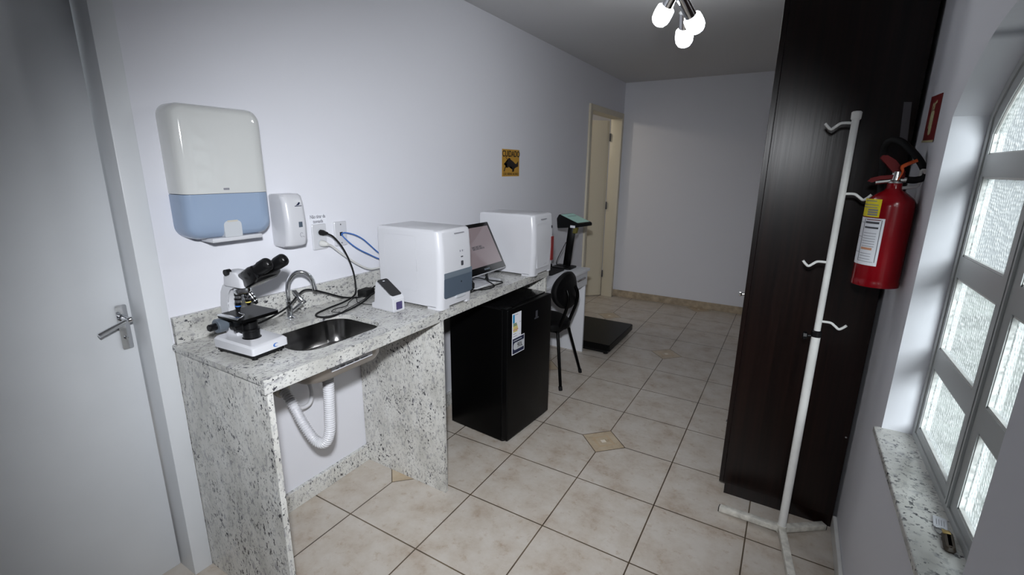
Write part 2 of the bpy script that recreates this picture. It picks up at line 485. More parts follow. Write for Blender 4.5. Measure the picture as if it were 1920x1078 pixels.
# right wall with an arched window opening
WC, WH, WZ0, ARC_R, ARC_Z = -0.185, 0.427, 0.732, 0.527, 1.464
def arc_z(y, r=ARC_R):
    return ARC_Z + math.sqrt(max(r * r - (y - WC) ** 2, 0))
b = B()
X0, X1 = W, W + 0.121
b.box(X0, X1, WC + WH, YF, 0, CZ); b.box(X0, X1, YB, WC - WH, 0, CZ); b.box(X0, X1, WC - WH, WC + WH, 0, WZ0)
NS = 28
for k in range(NS):
    ya, yb = WC - WH + 2 * WH * k / NS, WC - WH + 2 * WH * (k + 1) / NS
    b.prism([(X0, ya, arc_z(ya)), (X0, yb, arc_z(yb)), (X0, yb, CZ), (X0, ya, CZ)], (X1 - X0, 0, 0))
bmesh.ops.remove_doubles(b.bm, verts=b.bm.verts, dist=1e-5)
struct('wall_right', b, M_WALL, 'white wall on the right with an arched window opening', 30)

b = B()
b.box(0.0, 1.76, YF - 0.014, YF, 0, 0.085, 0.002)
struct('baseboard_far', b, M_SKIRT, 'beige ceramic skirting along the far wall', 0)
b = B(); b.box(W - 0.016, W, YB, 0.685, 0, 0.07, 0.004)
struct('baseboard_right', b, M_WMET, 'white skirting along the right wall', 0)
b = B(); b.box(0, 0.016, 1.06, 3.04, 0, 0.085, 0.002)
struct('baseboard_left', b, M_SKIRT, 'beige ceramic skirting along the left wall', 0)
b = B(); b.box(0, 0.02, -0.885, -0.058, 0, 0.095, 0.002); b.box(0, 0.02, -0.034, 1.018, 0, 0.095, 0.002)
struct('trim_1', b, M_GSIDE, 'granite skirting strip on the wall under the counter', 0)

b = B(); b.box(W + 0.15, 14, -9, 9, -0.3, -0.15)
struct('ground', b, M_GROUND, 'pale paved ground outside the window', 0)

# window: outer frame, two casements, four panes in each
win = thing('window_1', 'grey framed arched window with pebbled glass panes', None, (W, WC, WZ0), kind='structure')
XA, XB = W + 0.082, W + 0.118
def arch_ring(b, r_out, half_out, r_in, half_in, z0o, z0i, xa, xb):
    def outline(r, h, z0):
        pts = [(WC - h, z0)]
        n = 32
        for k in range(n + 1):
            y = WC - h + 2 * h * k / n
            pts.append((y, arc_z(y, r)))
        pts.append((WC + h, z0)); return pts
    o, i = outline(r_out, half_out, z0o), outline(r_in, half_in, z0i)
    b.loft([[(xa, y, z) for y, z in o], [(xb, y, z) for y, z in o], [(xb, y, z) for y, z in i], [(xa, y, z) for y, z in i]], close=True)
b = B(); arch_ring(b, ARC_R, WH, ARC_R - 0.022, WH - 0.022, WZ0 + 0.022, WZ0 + 0.042, XA, XB)
part('outer_frame', b, M_WIN, win, ang=25)
PANE_R = 0.462
rows = [(0.800, 1.012), (1.078, 1.308), (1.372, 1.603)]
for sgn in (1, -1):
    yi, yo = WC + sgn * 0.002, WC + sgn * (WH - 0.024)      # meeting edge, hinge edge
    pi_, po = WC + sgn * 0.052, WC + sgn * 0.385            # pane edges
    xa, xb = XA + 0.004, XB - 0.004
    b = B()
    b.box(xa, xb, min(yi, pi_), max(yi, pi_), WZ0 + 0.044, 1.66)
    b.box(xa, xb, min(yo, po), max(yo, po), WZ0 + 0.044, 1.66)
    zz = [WZ0 + 0.044] + [z for r in rows for z in r] + [1.664]
    for q in range(0, len(zz), 2):
        b.box(xa, xb, min(pi_, po), max(pi_, po), zz[q], zz[q + 1])
    n = 18
    for k in range(n):                                       # arched head of the casement above the top pane
        ya, yb = pi_ + (po - pi_) * k / n, pi_ + (po - pi_) * (k + 1) / n
        b.prism([(xa, ya, arc_z(ya, PANE_R)), (xa, yb, arc_z(yb, PANE_R)), (xa, yb, arc_z(yb, ARC_R - 0.024)), (xa, ya, arc_z(ya, ARC_R - 0.024))], (xb - xa, 0, 0))
    for ya, yb in ((yi, pi_), (po, yo)):
        b.prism([(xa, ya, 1.66), (xa, yb, 1.66), (xa, yb, arc_z(yb, ARC_R - 0.024)), (xa, ya, arc_z(ya, ARC_R - 0.024))], (xb - xa, 0, 0))
    # raised lip along the meeting edge
    b.box(xa - 0.006, xa, WC + sgn * 0.004, WC + sgn * 0.012, WZ0 + 0.04, 1.93)
    sash = part('casement', b, M_WIN, win, ang=25)
    for z0, z1 in rows:
        g = B(); g.box(xa + 0.012, xa + 0.016, min(pi_, po), max(pi_, po), z0, z1)
        part('pane', g, M_GLASS, sash, ang=0)
        g = B()
        for (y0, y1, a, c) in ((min(pi_, po), max(pi_, po), z0, z0 + 0.006), (min(pi_, po), max(pi_, po), z1 - 0.006, z1), (pi_ - 0.003, pi_ + 0.003, z0, z1), (po - 0.003, po + 0.003, z0, z1)):
            g.box(xa + 0.003, xa + 0.012, y0, y1, a, c)
        part('glazing_bead', g, M_WMET, sash, ang=0)
    g = B(); poly = [(pi_, 1.664), (po, 1.664)] + [(po + (pi_ - po) * k / 16, arc_z(po + (pi_ - po) * k / 16, PANE_R)) for k in range(17)]
    g.prism([(xa + 0.012, y, z) for y, z in poly], (0.004, 0, 0))
    part('pane', g, M_GLASS, sash, ang=0)
    g = B(); g.box(xa + 0.003, xa + 0.012, po - 0.003, po + 0.003, 1.664, arc_z(po, PANE_R)); g.box(xa + 0.003, xa + 0.012, min(pi_, po), max(pi_, po), 1.664, 1.668)
    g.tube([(xa + 0.007, po + (pi_ - po) * k / 10, arc_z(po + (pi_ - po) * k / 10, PANE_R)) for k in range(11)], 0.004, n=6, res=2)
    part('glazing_bead', g, M_WMET, sash, ang=30)

b = B(); b.box(W - 0.022, XA + 0.02, WC - WH - 0.03, WC + WH + 0.005, WZ0, WZ0 + 0.022, 0.003)
struct('trim_2', b, M_GSILL_LIT, 'speckled granite window sill', 0)

# near door on the left, closed
d1 = thing('door_1', 'white door on the left with a chrome lever handle', None, (0, -1.4, 0), kind='structure')
b = B(); b.box(-WT, 0.014, -0.975, -0.908, 0, 2.22, 0.003); b.box(-WT, 0.014, -1.92, -1.85, 0, 2.22, 0.003); b.box(-WT, 0.014, -1.85, -0.975, 2.15, 2.22, 0.003)
part('door_frame', b, M_DOOR, d1)
b = B(); b.box(-0.115, -0.088, -1.845, -0.98, 0.012, 2.145, 0.002)
leaf = part('door_leaf', b, M_DOOR, d1)
LX = -0.088
b = B(); b.loft([rrect(-1.026, -0.993, 0.972, 1.134, 0.006, 4, lambda a, c, x=x: (x, a, c)) for x in (LX, LX + 0.005, LX + 0.007)])
pl = part('handle_plate', b, M_CHROME, leaf, label='chrome handle plate')
b = B()
b.lathe((LX + 0.006, -1.011, 1.088), (1, 0, 0), [(0.013, 0), (0.013, 0.008), (0.009, 0.012), (0.0085, 0.045)])
b.tube([(LX + 0.050, -1.011, 1.088), (LX + 0.056, -1.018, 1.0865), (LX + 0.058, -1.03, 1.083), (LX + 0.058, -1.10, 1.058)], 0.0085, n=14)
b.lathe((LX + 0.056, -1.007, 1.089), (0.3, 1, 0.2), [(0.010, -0.006), (0.0105, 0), (0.010, 0.006), (0.004, 0.009)], 16)
part('door_lever', b, M_CHROME, leaf, label='chrome door lever')
b = B(); b.lathe((LX + 0.006, -1.010, 1.015), (1, 0, 0), [(0.007, 0), (0.007, 0.004), (0.004, 0.006), (0.004, 0.010)], 16)
part('lock_knob', b, M_CHROME, leaf)

# far door, standing open into the next room
d2 = thing('door_2', 'cream door in the far left corner standing half open', None, (0, 3.58, 0), kind='structure')
b = B(); b.box(-WT, 0.02, 3.04, 3.10, 0, 2.25, 0.003); b.box(-WT, 0.02, 4.055, 4.115, 0, 2.25, 0.003); b.box(-WT, 0.02, 3.10, 4.055, 2.19, 2.25, 0.003)
part('door_frame', b, M_CREAM, d2)
hx, hy = -0.125, 4.045
dx, dy = -0.76, -0.65
b = B(); b.obox((hx, hy, 0.012), (dx * 0.86, dy * 0.86, 0), (-dy * -0.035, dx * 0.035 * -1 * -1, 0), (0, 0, 2.16), 0.002)
leaf2 = part('door_leaf', b, M_CREAM, d2)
for z in (0.30, 1.17, 1.98):
    b = B(); b.cyl((hx + 0.012, hy - 0.006, z - 0.045), (hx + 0.012, hy - 0.006, z + 0.045), 0.009, n=12)
    part('hinge', b, M_DGREY, leaf2)

# ------------------------------------------------------------------ granite counter
ZT = 0.972
F = 0.568
gc = thing('granite_counter', 'speckled white granite counter with upright slabs along the left wall', 'counter', (0.28, 0.07, 0))
SX0, SX1, SY0, SY1 = 0.185, 0.492, -0.712, -0.318
def hole_ring(y0, y1, x0, x1, z0, z1):
    b = B(); n = 12
    inner = rrect(SX0, SX1, SY0, SY1, 0.085, n, lambda a, c: (a, c, 0))
    cx, cy = (SX0 + SX1) / 2, (SY0 + SY1) / 2
    outer = []
    for p in inner:
        d = Vector((p.x - cx, p.y - cy, 0)); t = 1e9
        if d.x > 1e-9: t = min(t, (x1 - cx) / d.x)
        if d.x < -1e-9: t = min(t, (x0 - cx) / d.x)
        if d.y > 1e-9: t = min(t, (y1 - cy) / d.y)
        if d.y < -1e-9: t = min(t, (y0 - cy) / d.y)
        outer.append(Vector((cx + d.x * t, cy + d.y * t, 0)))
    for c in ((x0, y0), (x0, y1), (x1, y0), (x1, y1)):
        k = min(range(len(outer)), key=lambda i: (outer[i].x - c[0]) ** 2 + (outer[i].y - c[1]) ** 2)
        outer[k] = Vector((c[0], c[1], 0))
    up = lambda L, z: [Vector((p.x, p.y, z)) for p in L]
    b.loft([up(outer, z0), up(outer, z1), up(inner, z1), up(inner, z0)], close=True)
    return b
part('worktop', hole_ring(-0.915, -0.045, 0.0, F, ZT - 0.02, ZT), M_GTOP, gc, ang=25)
b = B(); b.box(0.0, F, -0.044, 1.06, ZT - 0.02, ZT, 0.001)
part('worktop', b, M_GTOP, gc, ang=0)
b = B(); b.box(F - 0.02, F, -0.915, -0.045, ZT - 0.05, ZT - 0.0202, 0.001)
part('front_apron', b, M_GTOP, gc, ang=0)
b = B(); b.box(F - 0.02, F, -0.044, 1.06, ZT - 0.047, ZT - 0.0202, 0.001)
part('front_apron', b, M_GTOP, gc, ang=0)
b = B(); b.box(0, 0.02, -0.9, 1.06, ZT, 1.072, 0.001)
part('backsplash', b, M_GTOP, gc, ang=0)
for y0, y1 in ((-0.907, -0.887), (-0.056, -0.036), (1.02, 1.04)):
    b = B(); b.box(0.0, F - 0.004, y0, y1, 0, ZT - 0.02, 0.001)
    part('side_slab', b, M_GSIDE, gc, ang=0)

# sink
sk = thing('sink', 'stainless steel undermount sink basin set in the granite counter', 'sink', ((SX0 + SX1) / 2, (SY0 + SY1) / 2, 0.82))
b = B(); loops = []
zt = ZT - 0.021
for (ins, z, r) in ((-0.018, zt, 0.10), (0.0, zt, 0.085), (0.004, 0.90, 0.082), (0.010, 0.855, 0.075), (0.022, 0.838, 0.065), (0.045, 0.831, 0.045), (0.10, 0.828, 0.02)):
    loops.append(rrect(SX0 + ins, SX1 - ins, SY0 + ins, SY1 - ins, r, 8, lambda a, c, z=z: (a, c, z)))
b.loft(loops, cap=False); b.bm.faces.new([b.bm.verts.new(p) for p in loops[-1]])
bmesh.ops.remove_doubles(b.bm, verts=b.bm.verts, dist=1e-5)
part('basin', b, M_BASIN, sk, ang=50)
b = B(); loops = []
for (ins, z, r) in ((-0.020, zt - 0.001, 0.10), (-0.004, zt - 0.003, 0.088), (0.0, 0.90, 0.086), (0.005, 0.853, 0.08), (0.018, 0.832, 0.068), (0.043, 0.8255, 0.045), (0.10, 0.8225, 0.02)):
    loops.append(rrect(SX0 + ins, SX1 - ins, SY0 + ins, SY1 - ins, r, 8, lambda a, c, z=z: (a, c, z)))
b.loft(loops, cap=False); b.bm.faces.new([b.bm.verts.new(p) for p in loops[-1]])
bmesh.ops.remove_doubles(b.bm, verts=b.bm.verts, dist=1e-5)
part('basin_underside', b, M_STEELO, sk, ang=50, label='dull grey underside of the basin')
b = B(); b.lathe((0.335, -0.515, 0.8285), (0, 0, 1), [(0.030, 0), (0.033, 0.002), (0.028, 0.003), (0.02, 0.001)], 24)
part('drain_strainer', b, M_CHROME, sk)
b = B(); b.box(SX1 - 0.001, SX1 + 0.0015, -0.61, -0.41, 0.864, 0.882)
lab = part('sticker', b, M_PAPER, sk, ang=0, label='white sticker strip on the basin front')
b = B()
for k, (y, w) in enumerate(((-0.59, 0.012), (-0.57, 0.02), (-0.54, 0.03), (-0.50, 0.02), (-0.47, 0.035))):
    b.box(SX1 + 0.0015, SX1 + 0.002, y, y + w, 0.868, 0.877 if k % 2 else 0.873)
part('print', b, M_INK, lab, ang=0)

# faucet
fc = thing('faucet', 'chrome swan-neck faucet behind the sink', 'faucet', (0.082, -0.484, ZT))
b = B(); b.lathe((0.082, -0.484, ZT), (0, 0, 1), [(0.026, 0), (0.026, 0.004), (0.015, 0.008), (0.0135, 0.012), (0.0135, 0.055), (0.011, 0.058), (0.0115, 0.075), (0.009, 0.078)], 24)
part('faucet_body', b, M_CHROME, fc)
b = B(); b.tube([(0.082, -0.484, ZT + 0.07), (0.082, -0.483, ZT + 0.12), (0.086, -0.475, ZT + 0.165), (0.100, -0.452, ZT + 0.195), (0.122, -0.424, ZT + 0.195), (0.138, -0.402, ZT + 0.168), (0.142, -0.395, ZT + 0.128)], 0.0088, n=16)
b.cyl((0.142, -0.395, ZT + 0.132), (0.1425, -0.394, ZT + 0.115), 0.0105, n=16)
part('spout', b, M_CHROME, fc)
b = B(); b.tube([(0.088, -0.474, ZT + 0.03), (0.105, -0.448, ZT + 0.055), (0.112, -0.436, ZT + 0.062)], 0.007, n=12)
b.obox((0.104, -0.446, ZT + 0.066), (0.012, 0.016, 0.0), (-0.034, -0.012, 0.046), (0.012, -0.008, 0.008), 0.003)
part('lever', b, M_CHROME, fc)

# drain hose, pipe and supply hose below the sink
b = B(); path = [(0.333, -0.512, 0.826), (0.333, -0.512, 0.72), (0.330, -0.515, 0.62), (0.325, -0.520, 0.52), (0.305, -0.527, 0.465), (0.27, -0.536, 0.452), (0.235, -0.545, 0.475), (0.19, -0.555, 0.54), (0.15, -0.557, 0.60), (0.11, -0.556, 0.640), (0.08, -0.556, 0.655)]
P = [Vector(p) for p in path]; dense = []
for i in range(len(P) - 1):
    p0, p1, p2, p3 = P[max(i - 1, 0)], P[i], P[i + 1], P[min(i + 2, len(P) - 1)]
    for k in range(20):
        t = k / 20
        dense.append(0.5 * ((2 * p1) + (p2 - p0) * t + (2 * p0 - 5 * p1 + 4 * p2 - p3) * t * t + (3 * p1 - p0 - 3 * p2 + p3) * t ** 3))
dist = [0.0]
for i in range(1, len(dense)): dist.append(dist[-1] + (dense[i] - dense[i - 1]).length)
pts, rad = [], []
tot = dist[-1]; step = 0.0025; s_ = 0.0; j = 0; c = 0
while s_ < tot:
    while j < len(dist) - 2 and dist[j + 1] < s_: j += 1
    t = (s_ - dist[j]) / max(dist[j + 1] - dist[j], 1e-9)
    pts.append(dense[j].lerp(dense[j + 1], t)); rad.append(0.0232 if s_ < 0.06 else (0.0232 if c % 4 in (0, 1) else 0.0185)); s_ += step; c += 1
b.tube(pts, rad, n=18, smooth=False)
dh = single('drain_hose', b, M_HOSE, 'white ribbed drain hose looping under the sink', 'hose', (0.333, -0.512, 0.45), ang=60)
b = B(); b.cyl((0.0, -0.556, 0.668), (0.075, -0.556, 0.658), 0.030, n=24); b.lathe((0.07, -0.556, 0.6585), (1, 0, -0.1), [(0.033, -0.012), (0.034, 0), (0.033, 0.014), (0.024, 0.018)], 24)
single('drain_pipe', b, M_PVC, 'short beige drain pipe sticking out of the wall under the counter', 'pipe', (0.0, -0.556, 0.668))
b = B(); b.tube([(0.06, -0.486, 0.94), (0.06, -0.50, 0.82), (0.062, -0.535, 0.70), (0.066, -0.53, 0.60), (0.066, -0.48, 0.535), (0.06, -0.425, 0.525), (0.045, -0.395, 0.555), (0.03, -0.388, 0.60), (0.0, -0.39, 0.625)], 0.0095, n=12, res=8)
single('supply_hose', b, M_HOSE, 'thin white water supply hose curling behind the drain hose', 'hose', (0.0, -0.45, 0.52))

# ------------------------------------------------------------------ microscope
ms = thing('microscope', 'white binocular microscope with black stage standing beside the sink', 'microscope', (0.302, -0.790, ZT), math.radians(4.5))
def mp(name, b, m, parent=None, label=None, ang=35): return part(name, b, m, parent or ms, True, ang, label)
b = B()
b.loft([rrect(-0.098, 0.100, -0.060, 0.060, 0.006, 3, lambda a, c, z=z: (a, c, z)) for z in (0.008, 0.020)])
for x in (-0.085, 0.085):
    for y in (-0.048, 0.048): b.cyl((x, y, 0), (x, y, 0.009), 0.010, n=12)
mp('foot_plate', b, M_BLK, label='black foot plate')
b = B()
lo = rrect(-0.103, 0.104, -0.066, 0.072, 0.008, 4, lambda a, c: (a, c, 0.020))
mid = rrect(-0.103, 0.104, -0.066, 0.072, 0.008, 4, lambda a, c: (a, c, 0.049 - 0.05 * max(a, -0.02) if a > -0.02 else 0.05))
top = rrect(-0.097, 0.094, -0.060, 0.066, 0.008, 4, lambda a, c: (a, c, 0.056 - 0.05 * max(a, -0.02) if a > -0.02 else 0.057))
b.loft([lo, mid, top])
base = mp('base', b, M_PLAS)
b = B()
for k in range(14):   # crescent emblem on the front of the base
    t0, t1 = 0.5 + 5.0 * k / 14, 0.5 + 5.0 * (k + 1) / 14
    w = lambda t: 0.0042 * math.sin((t - 0.5) / 5.0 * PI) + 0.0003
    q = []
    for t, d in ((t0, 0), (t1, 0), (t1, 1), (t0, 1)):
        r = 0.0085 - d * w(t)
        q.append((0.1042, 0.022 + 1.25 * r * math.cos(t), 0.033 + 0.85 * r * math.sin(t)))
    b.prism(q, (0.0006, 0, 0))
mp('emblem', b, M_CABB, base, ang=0)
b = B()
prof = [(-0.098, 0.05), (-0.105, 0.10), (-0.106, 0.16), (-0.100, 0.21), (-0.082, 0.238), (-0.055, 0.250), (-0.010, 0.252), (-0.010, 0.232), (-0.045, 0.226), (-0.060, 0.205), (-0.066, 0.17), (-0.066, 0.12), (-0.045, 0.085), (-0.030, 0.05)]
b.prism([(u, -0.021, w) for u, w in prof], (0, 0.042, 0))
bmesh.ops.bevel(b.bm, geom=list(b.bm.edges), offset=0.004, segments=2, affect='EDGES')
mp('arm', b, M_PLAS)
b = B(); b.loft([rrect(-0.064, 0.036, -0.028, 0.036, 0.012, 4, lambda a, c, z=z: (a, c, z)) for z in (0.238, 0.266)] + [rrect(-0.060, 0.004, -0.024, 0.028, 0.012, 4, lambda a, c: (a, c, 0.288))])
mp('head_mount', b, M_PLAS)
b = B(); b.lathe((-0.004, 0, 0.232), (0.18, 0, -1), [(0.026, 0), (0.029, 0.004), (0.029, 0.012), (0.026, 0.020), (0.018, 0.024)], 28)
mp('nosepiece', b, M_CHROME, label='chrome rotating nosepiece')
for (ox, oy, tx, ty, ln, ring) in ((-0.012, -0.014, -0.02, -0.10, 0.062, M_CABB), (-0.004, 0.012, -0.05, 0.10, 0.050, M_GOLD), (0.012, 0.008, 0.55, 0.30, 0.048, M_CHROME)):
    d = Vector((tx, ty, -1)).normalized(); o = Vector((ox, oy, 0.214))
    b = B(); b.lathe(o, d, [(0.009, 0), (0.0115, 0.003), (0.0115, ln * 0.45), (0.0095, ln * 0.5), (0.0095, ln * 0.8), (0.006, ln * 0.92), (0.005, ln)], 20)
    ob = mp('objective', b, M_BLK)
    b = B()
    for h in (0.14, 0.38): b.lathe(o + d * ln * h, d, [(0.0119, 0), (0.0119, ln * 0.14)], 20)
    mp('chrome_band', b, M_CHROME, ob)
    b = B(); b.lathe(o + d * ln * 0.70, d, [(0.0098, 0), (0.0098, 0.004)], 20)
    mp('colour_band', b, ring, ob)
# binocular head with its two eyepieces, facing the front
b = B()
ph = math.radians(14)
ax = Vector((0.87 * math.cos(ph), 0.87 * math.sin(ph), 0.49)).normalized(); lat = Vector((-math.sin(ph), math.cos(ph), 0)); pv = ax.cross(lat); hc = Vector((0.034, 0.026, 0.274))
sec = lambda s, hw, hh, cz=0: [hc + ax * s + pv * (cz + q.y) + lat * q.x for q in rrect(-hw, hw, -hh, hh, 0.010, 4, lambda a, c: (a, c, 0))]
b.loft([sec(-0.042, 0.026, 0.020, -0.006), sec(-0.022, 0.044, 0.029, -0.004), sec(0.034, 0.058, 0.029, -0.004), sec(0.052, 0.060, 0.024, -0.002), sec(0.060, 0.050, 0.016)])
mp('binocular_head', b, M_BLKS, label='black binocular head')
for sy in (-1, 1):
    b = B(); o = hc + ax * 0.030 + lat * (sy * 0.039) + pv * 0.002
    b.lathe(o, ax, [(0.020, 0), (0.020, 0.040), (0.0225, 0.042), (0.0225, 0.070), (0.020, 0.075), (0.012, 0.077), (0.011, 0.073)], 26)
    ey = mp('eyepiece', b, M_BLK)
    b = B(); b.lathe(o, ax, [(0.0105, 0.0735), (0.010, 0.0755), (0.004, 0.0765)], 18)
    mp('lens', b, M_BLKS, ey)
b = B(); b.cyl((-0.035, -0.034, 0.286), (-0.035, -0.016, 0.286), 0.011, n=16)
mp('lock_screw', b, M_BLK)
b = B(); b.loft([rrect(-0.066, 0.072, -0.064, 0.074, 0.008, 4, lambda a, c, z=z: (a, c, z)) for z in (0.131, 0.142)])
b.loft([rrect(-0.05, 0.045, -0.050, 0.045, 0.008, 4, lambda a, c: (a, c, 0.131)), rrect(-0.04, 0.02, -0.03, 0.03, 0.008, 4, lambda a, c: (a, c, 0.112))])
st = mp('stage', b, M_BLKM)
b = B(); b.box(-0.05, 0.055, -0.072, -0.056, 0.142, 0.147, 0.001); b.tube([(0.05, -0.06, 0.145), (0.03, -0.03, 0.146), (-0.01, -0.02, 0.145)], 0.002, n=8)
mp('slide_clip', b, M_CHROME, st)
b = B(); b.box(-0.06, 0.012, -0.032, 0.032, 0.078, 0.122, 0.006); b.lathe((0.006, 0.0, 0.085), (0, 0, 1), [(0.024, 0), (0.027, 0.003), (0.027, 0.026), (0.022, 0.03)], 24)
b.cyl((0.0, -0.05, 0.095), (0.0, -0.03, 0.095), 0.008, n=14)
mp('condenser', b, M_BLK)
b = B(); b.lathe((0.012, 0.0, 0.050), (0, 0, 1), [(0.031, 0), (0.031, 0.004), (0.027, 0.006), (0.027, 0.028), (0.029, 0.030), (0.029, 0.036), (0.020, 0.038)], 28)
mp('illuminator', b, M_BLK)
for sy in (-1, 1):
    b = B(); b.lathe((-0.070, sy * 0.022, 0.100), (0, sy, 0), [(0.016, 0), (0.016, 0.016), (0.025, 0.018), (0.025, 0.045), (0.022, 0.048)], 26)
    kn = mp('focus_knob', b, M_GREY, label='grey coarse focus knob')
    b = B(); b.lathe((-0.070, sy * 0.070, 0.100), (0, sy, 0), [(0.012, 0), (0.0125, 0.022), (0.010, 0.025)], 20)
    mp('fine_focus_knob', b, M_BLK, kn)

# ------------------------------------------------------------------ wall-mounted things above the counter
pd = thing('paper_towel_dispenser', 'tall glossy white paper towel dispenser with a smoky blue lower half', 'dispenser', (0, -0.68, 1.33))
def shell(z0, z1, rr_top, rr_bot, notch=None):
    b = B(); L = []
    for (ins, x) in ((0.0, 0.0), (0.0, 0.060), (0.004, 0.082), (0.012, 0.094), (0.026, 0.101), (0.05, 0.104)):
        q = lambda r: max(r - ins * 0.4, 0.002)
        L.append(rrect(-0.838 + ins, -0.522 - ins, z0 + (ins if rr_bot > 0.01 else 0), z1 - (ins if rr_top > 0.01 else 0), [q(rr_top), q(rr_top), q(rr_bot), q(rr_bot)], 8, lambda a, c, x=x: (x, a, c)))
    b.loft(L); return b
upper = part('upper_cover', shell(1.512, 1.815, 0.045, 0.003), M_GLOSS, pd)
b = B(); b.loft([rrect(-0.703, -0.682, 1.524, 1.531, 0.0015, 2, lambda a, c, x=x: (x, a, c)) for x in (0.1035, 0.1048)])
part('logo_mark', b, M_INK, upper, ang=0)
low = part('lower_cover', shell(1.350, 1.5105, 0.003, 0.05), M_BLUE, pd, label='smoky blue lower cover')
b = B(); b.loft([rrect(-0.720, -0.655, 1.352, 1.412, [0.016, 0.016, 0.004, 0.004], 5, lambda a, c, x=x: (x, a, c)) for x in (0.08, 0.1052)])
part('towel_opening', b, M_DISP, pd, label='pale grey pull-out opening')
b = B(); b.box(0.098, 0.1065, -0.706, -0.668, 1.408, 1.4135)
part('towel_edge', b, M_PVC, pd, ang=0)
b = B(); b.box(0.02, 0.102, -0.765, -0.575, 1.336, 1.352, 0.004)
part('bottom_tray', b, M_PLAS, pd)

sd = thing('soap_dispenser', 'small white soap dispenser between the towel dispenser and the power outlet', 'dispenser', (0, -0.42, 1.28))
b = B(); L = []
for (z, xf, ins) in ((1.276, 0.080, 0.006), (1.284, 0.100, 0.001), (1.31, 0.110, 0), (1.38, 0.112, 0), (1.46, 0.104, 0), (1.488, 0.094, 0.0), (1.497, 0.084, 0.006)):
    L.append(rrect(0.0, xf, -0.470 + ins, -0.372 - ins, [0.024, 0.002, 0.002, 0.024], 6, lambda a, c, z=z: (a, c, z)))
b.loft(L)
body = part('housing', b, M_PLAS, sd)
b = B(); b.box(0.1105, 0.1125, -0.418, -0.400, 1.360, 1.383, 0.001)
part('level_window', b, M_SLATE, body, ang=0)
b = B(); b.tube([(0.1125, -0.409 + 0.007 * math.cos(t), 1.328 + 0.009 * math.sin(t)) for t in [0.6 + k * 0.55 for k in range(9)]], 0.0008, n=6, res=3); b.tube([(0.1125, -0.405, 1.322), (0.1125, -0.397, 1.318)], 0.0008, n=6)
part('emblem', b, M_INK, body)
b = B(); b.prism([(0.1035, -0.424, 1.447), (0.1035, -0.392, 1.447), (0.1035, -0.392, 1.4495), (0.1035, -0.424, 1.4495)], (0.0025, 0, 0)); b.prism([(0.1035, -0.419, 1.451), (0.1035, -0.405, 1.452), (0.1035, -0.398, 1.462), (0.1035, -0.404, 1.464), (0.1035, -0.409, 1.458)], (0.0028, 0, 0))
part('logo_mark', b, M_NAVY, body, ang=0)

nt_ = thing('paper_note', 'small white paper note taped above the power outlet', 'note', (0, -0.24, 1.355))
b = B(); b.box(0.0, 0.001, -0.287, -0.193, 1.350, 1.396)
pn = part('paper', b, M_PAPER, nt_, ang=0)
text('lettering', 'Não tirar da', 0.023, (0.0014, -0.239, 1.384), (0, 1, 0), (0, 0, 1), M_INK, pn, 0.72, bold=0.0003)
text('lettering', 'tomada', 0.023, (0.0014, -0.239, 1.362), (0, 1, 0), (0, 0, 1), M_INK, pn, 0.78, bold=0.0003)

def wall_plate(name, label, y0, y1, z0, z1, cat):
    t = thing(name, label, cat, (0, (y0 + y1) / 2, z0))
    b = B(); b.loft([rrect(y0 + i, y1 - i, z0 + i, z1 - i, 0.006, 4, lambda a, c, x=x: (x, a, c)) for i, x in ((0, 0), (0, 0.006), (0.003, 0.009))])
    return t, part('cover_plate', b, M_PLAS, t)
t, p_ = wall_plate('power_outlet', 'white double power outlet with a black plug and a white plug', -0.280, -0.203, 1.231, 1.350, 'outlet')
for z in (1.312, 1.262):
    b = B(); b.lathe((0.009, -0.240, z), (1, 0, 0), [(0.019, 0), (0.019, 0.001), (0.017, 0.0015)], 6)
    part('socket', b, M_DISP, p_)
t, p_ = wall_plate('network_outlet', 'white wall plate with two blue cables beside the power outlet', -0.156, -0.083, 1.233, 1.352, 'outlet')
for z in (1.337, 1.247):
    b = B(); b.lathe((0.009, -0.119, z), (1, 0, 0), [(0.0035, 0), (0.0025, 0.001)], 12)
    part('screw', b, M_DGREY, p_)
b = B(); b.box(0.008, 0.0095, -0.128, -0.110, 1.282, 1.300)
part('cable_hole', b, M_BLK, p_, ang=0)

pc = thing('power_cable', 'black power cable looping from the wall outlet down to the counter', 'cable', (0.05, -0.2, ZT))
b = B(); b.tube([(0.050, -0.236, 1.309), (0.060, -0.205, 1.288), (0.062, -0.155, 1.222), (0.062, -0.112, 1.12), (0.066, -0.104, 1.03), (0.075, -0.125, 0.990), (0.09, -0.20, 0.977), (0.115, -0.315, 0.977), (0.140, -0.392, 0.977), (0.180, -0.420, 0.977), (0.222, -0.390, 0.977), (0.215, -0.285, 0.977), (0.175, -0.17, 0.977), (0.135, -0.09, 0.98), (0.11, -0.045, 0.985)], 0.0042, n=10, res=8)
part('cord', b, M_RUB, pc)
b = B(); b.lathe((0.0105, -0.2415, 1.312), (1, 0.15, -0.06), [(0.010, 0), (0.013, 0.004), (0.013, 0.020), (0.009, 0.030), (0.006, 0.045)], 14)
part('plug', b, M_RUB, pc)
wc = thing('white_cable', 'white cable running from the lower socket to behind the white analyzer', 'cable', (0.03, -0.1, 1.05))
b = B(); b.tube([(0.045, -0.235, 1.258), (0.04, -0.205, 1.245), (0.036, -0.146, 1.198), (0.036, -0.06, 1.135), (0.036, 0.016, 1.095), (0.034, 0.09, 1.088), (0.034, 0.16, 1.095)], 0.0052, n=10, res=6)
part('cord', b, M_CABW, wc)
b = B(); b.lathe((0.0105, -0.2415, 1.261), (1, 0.2, -0.1), [(0.012, 0), (0.015, 0.004), (0.015, 0.020), (0.010, 0.032), (0.007, 0.042)], 14)
part('plug', b, M_CABW, wc)
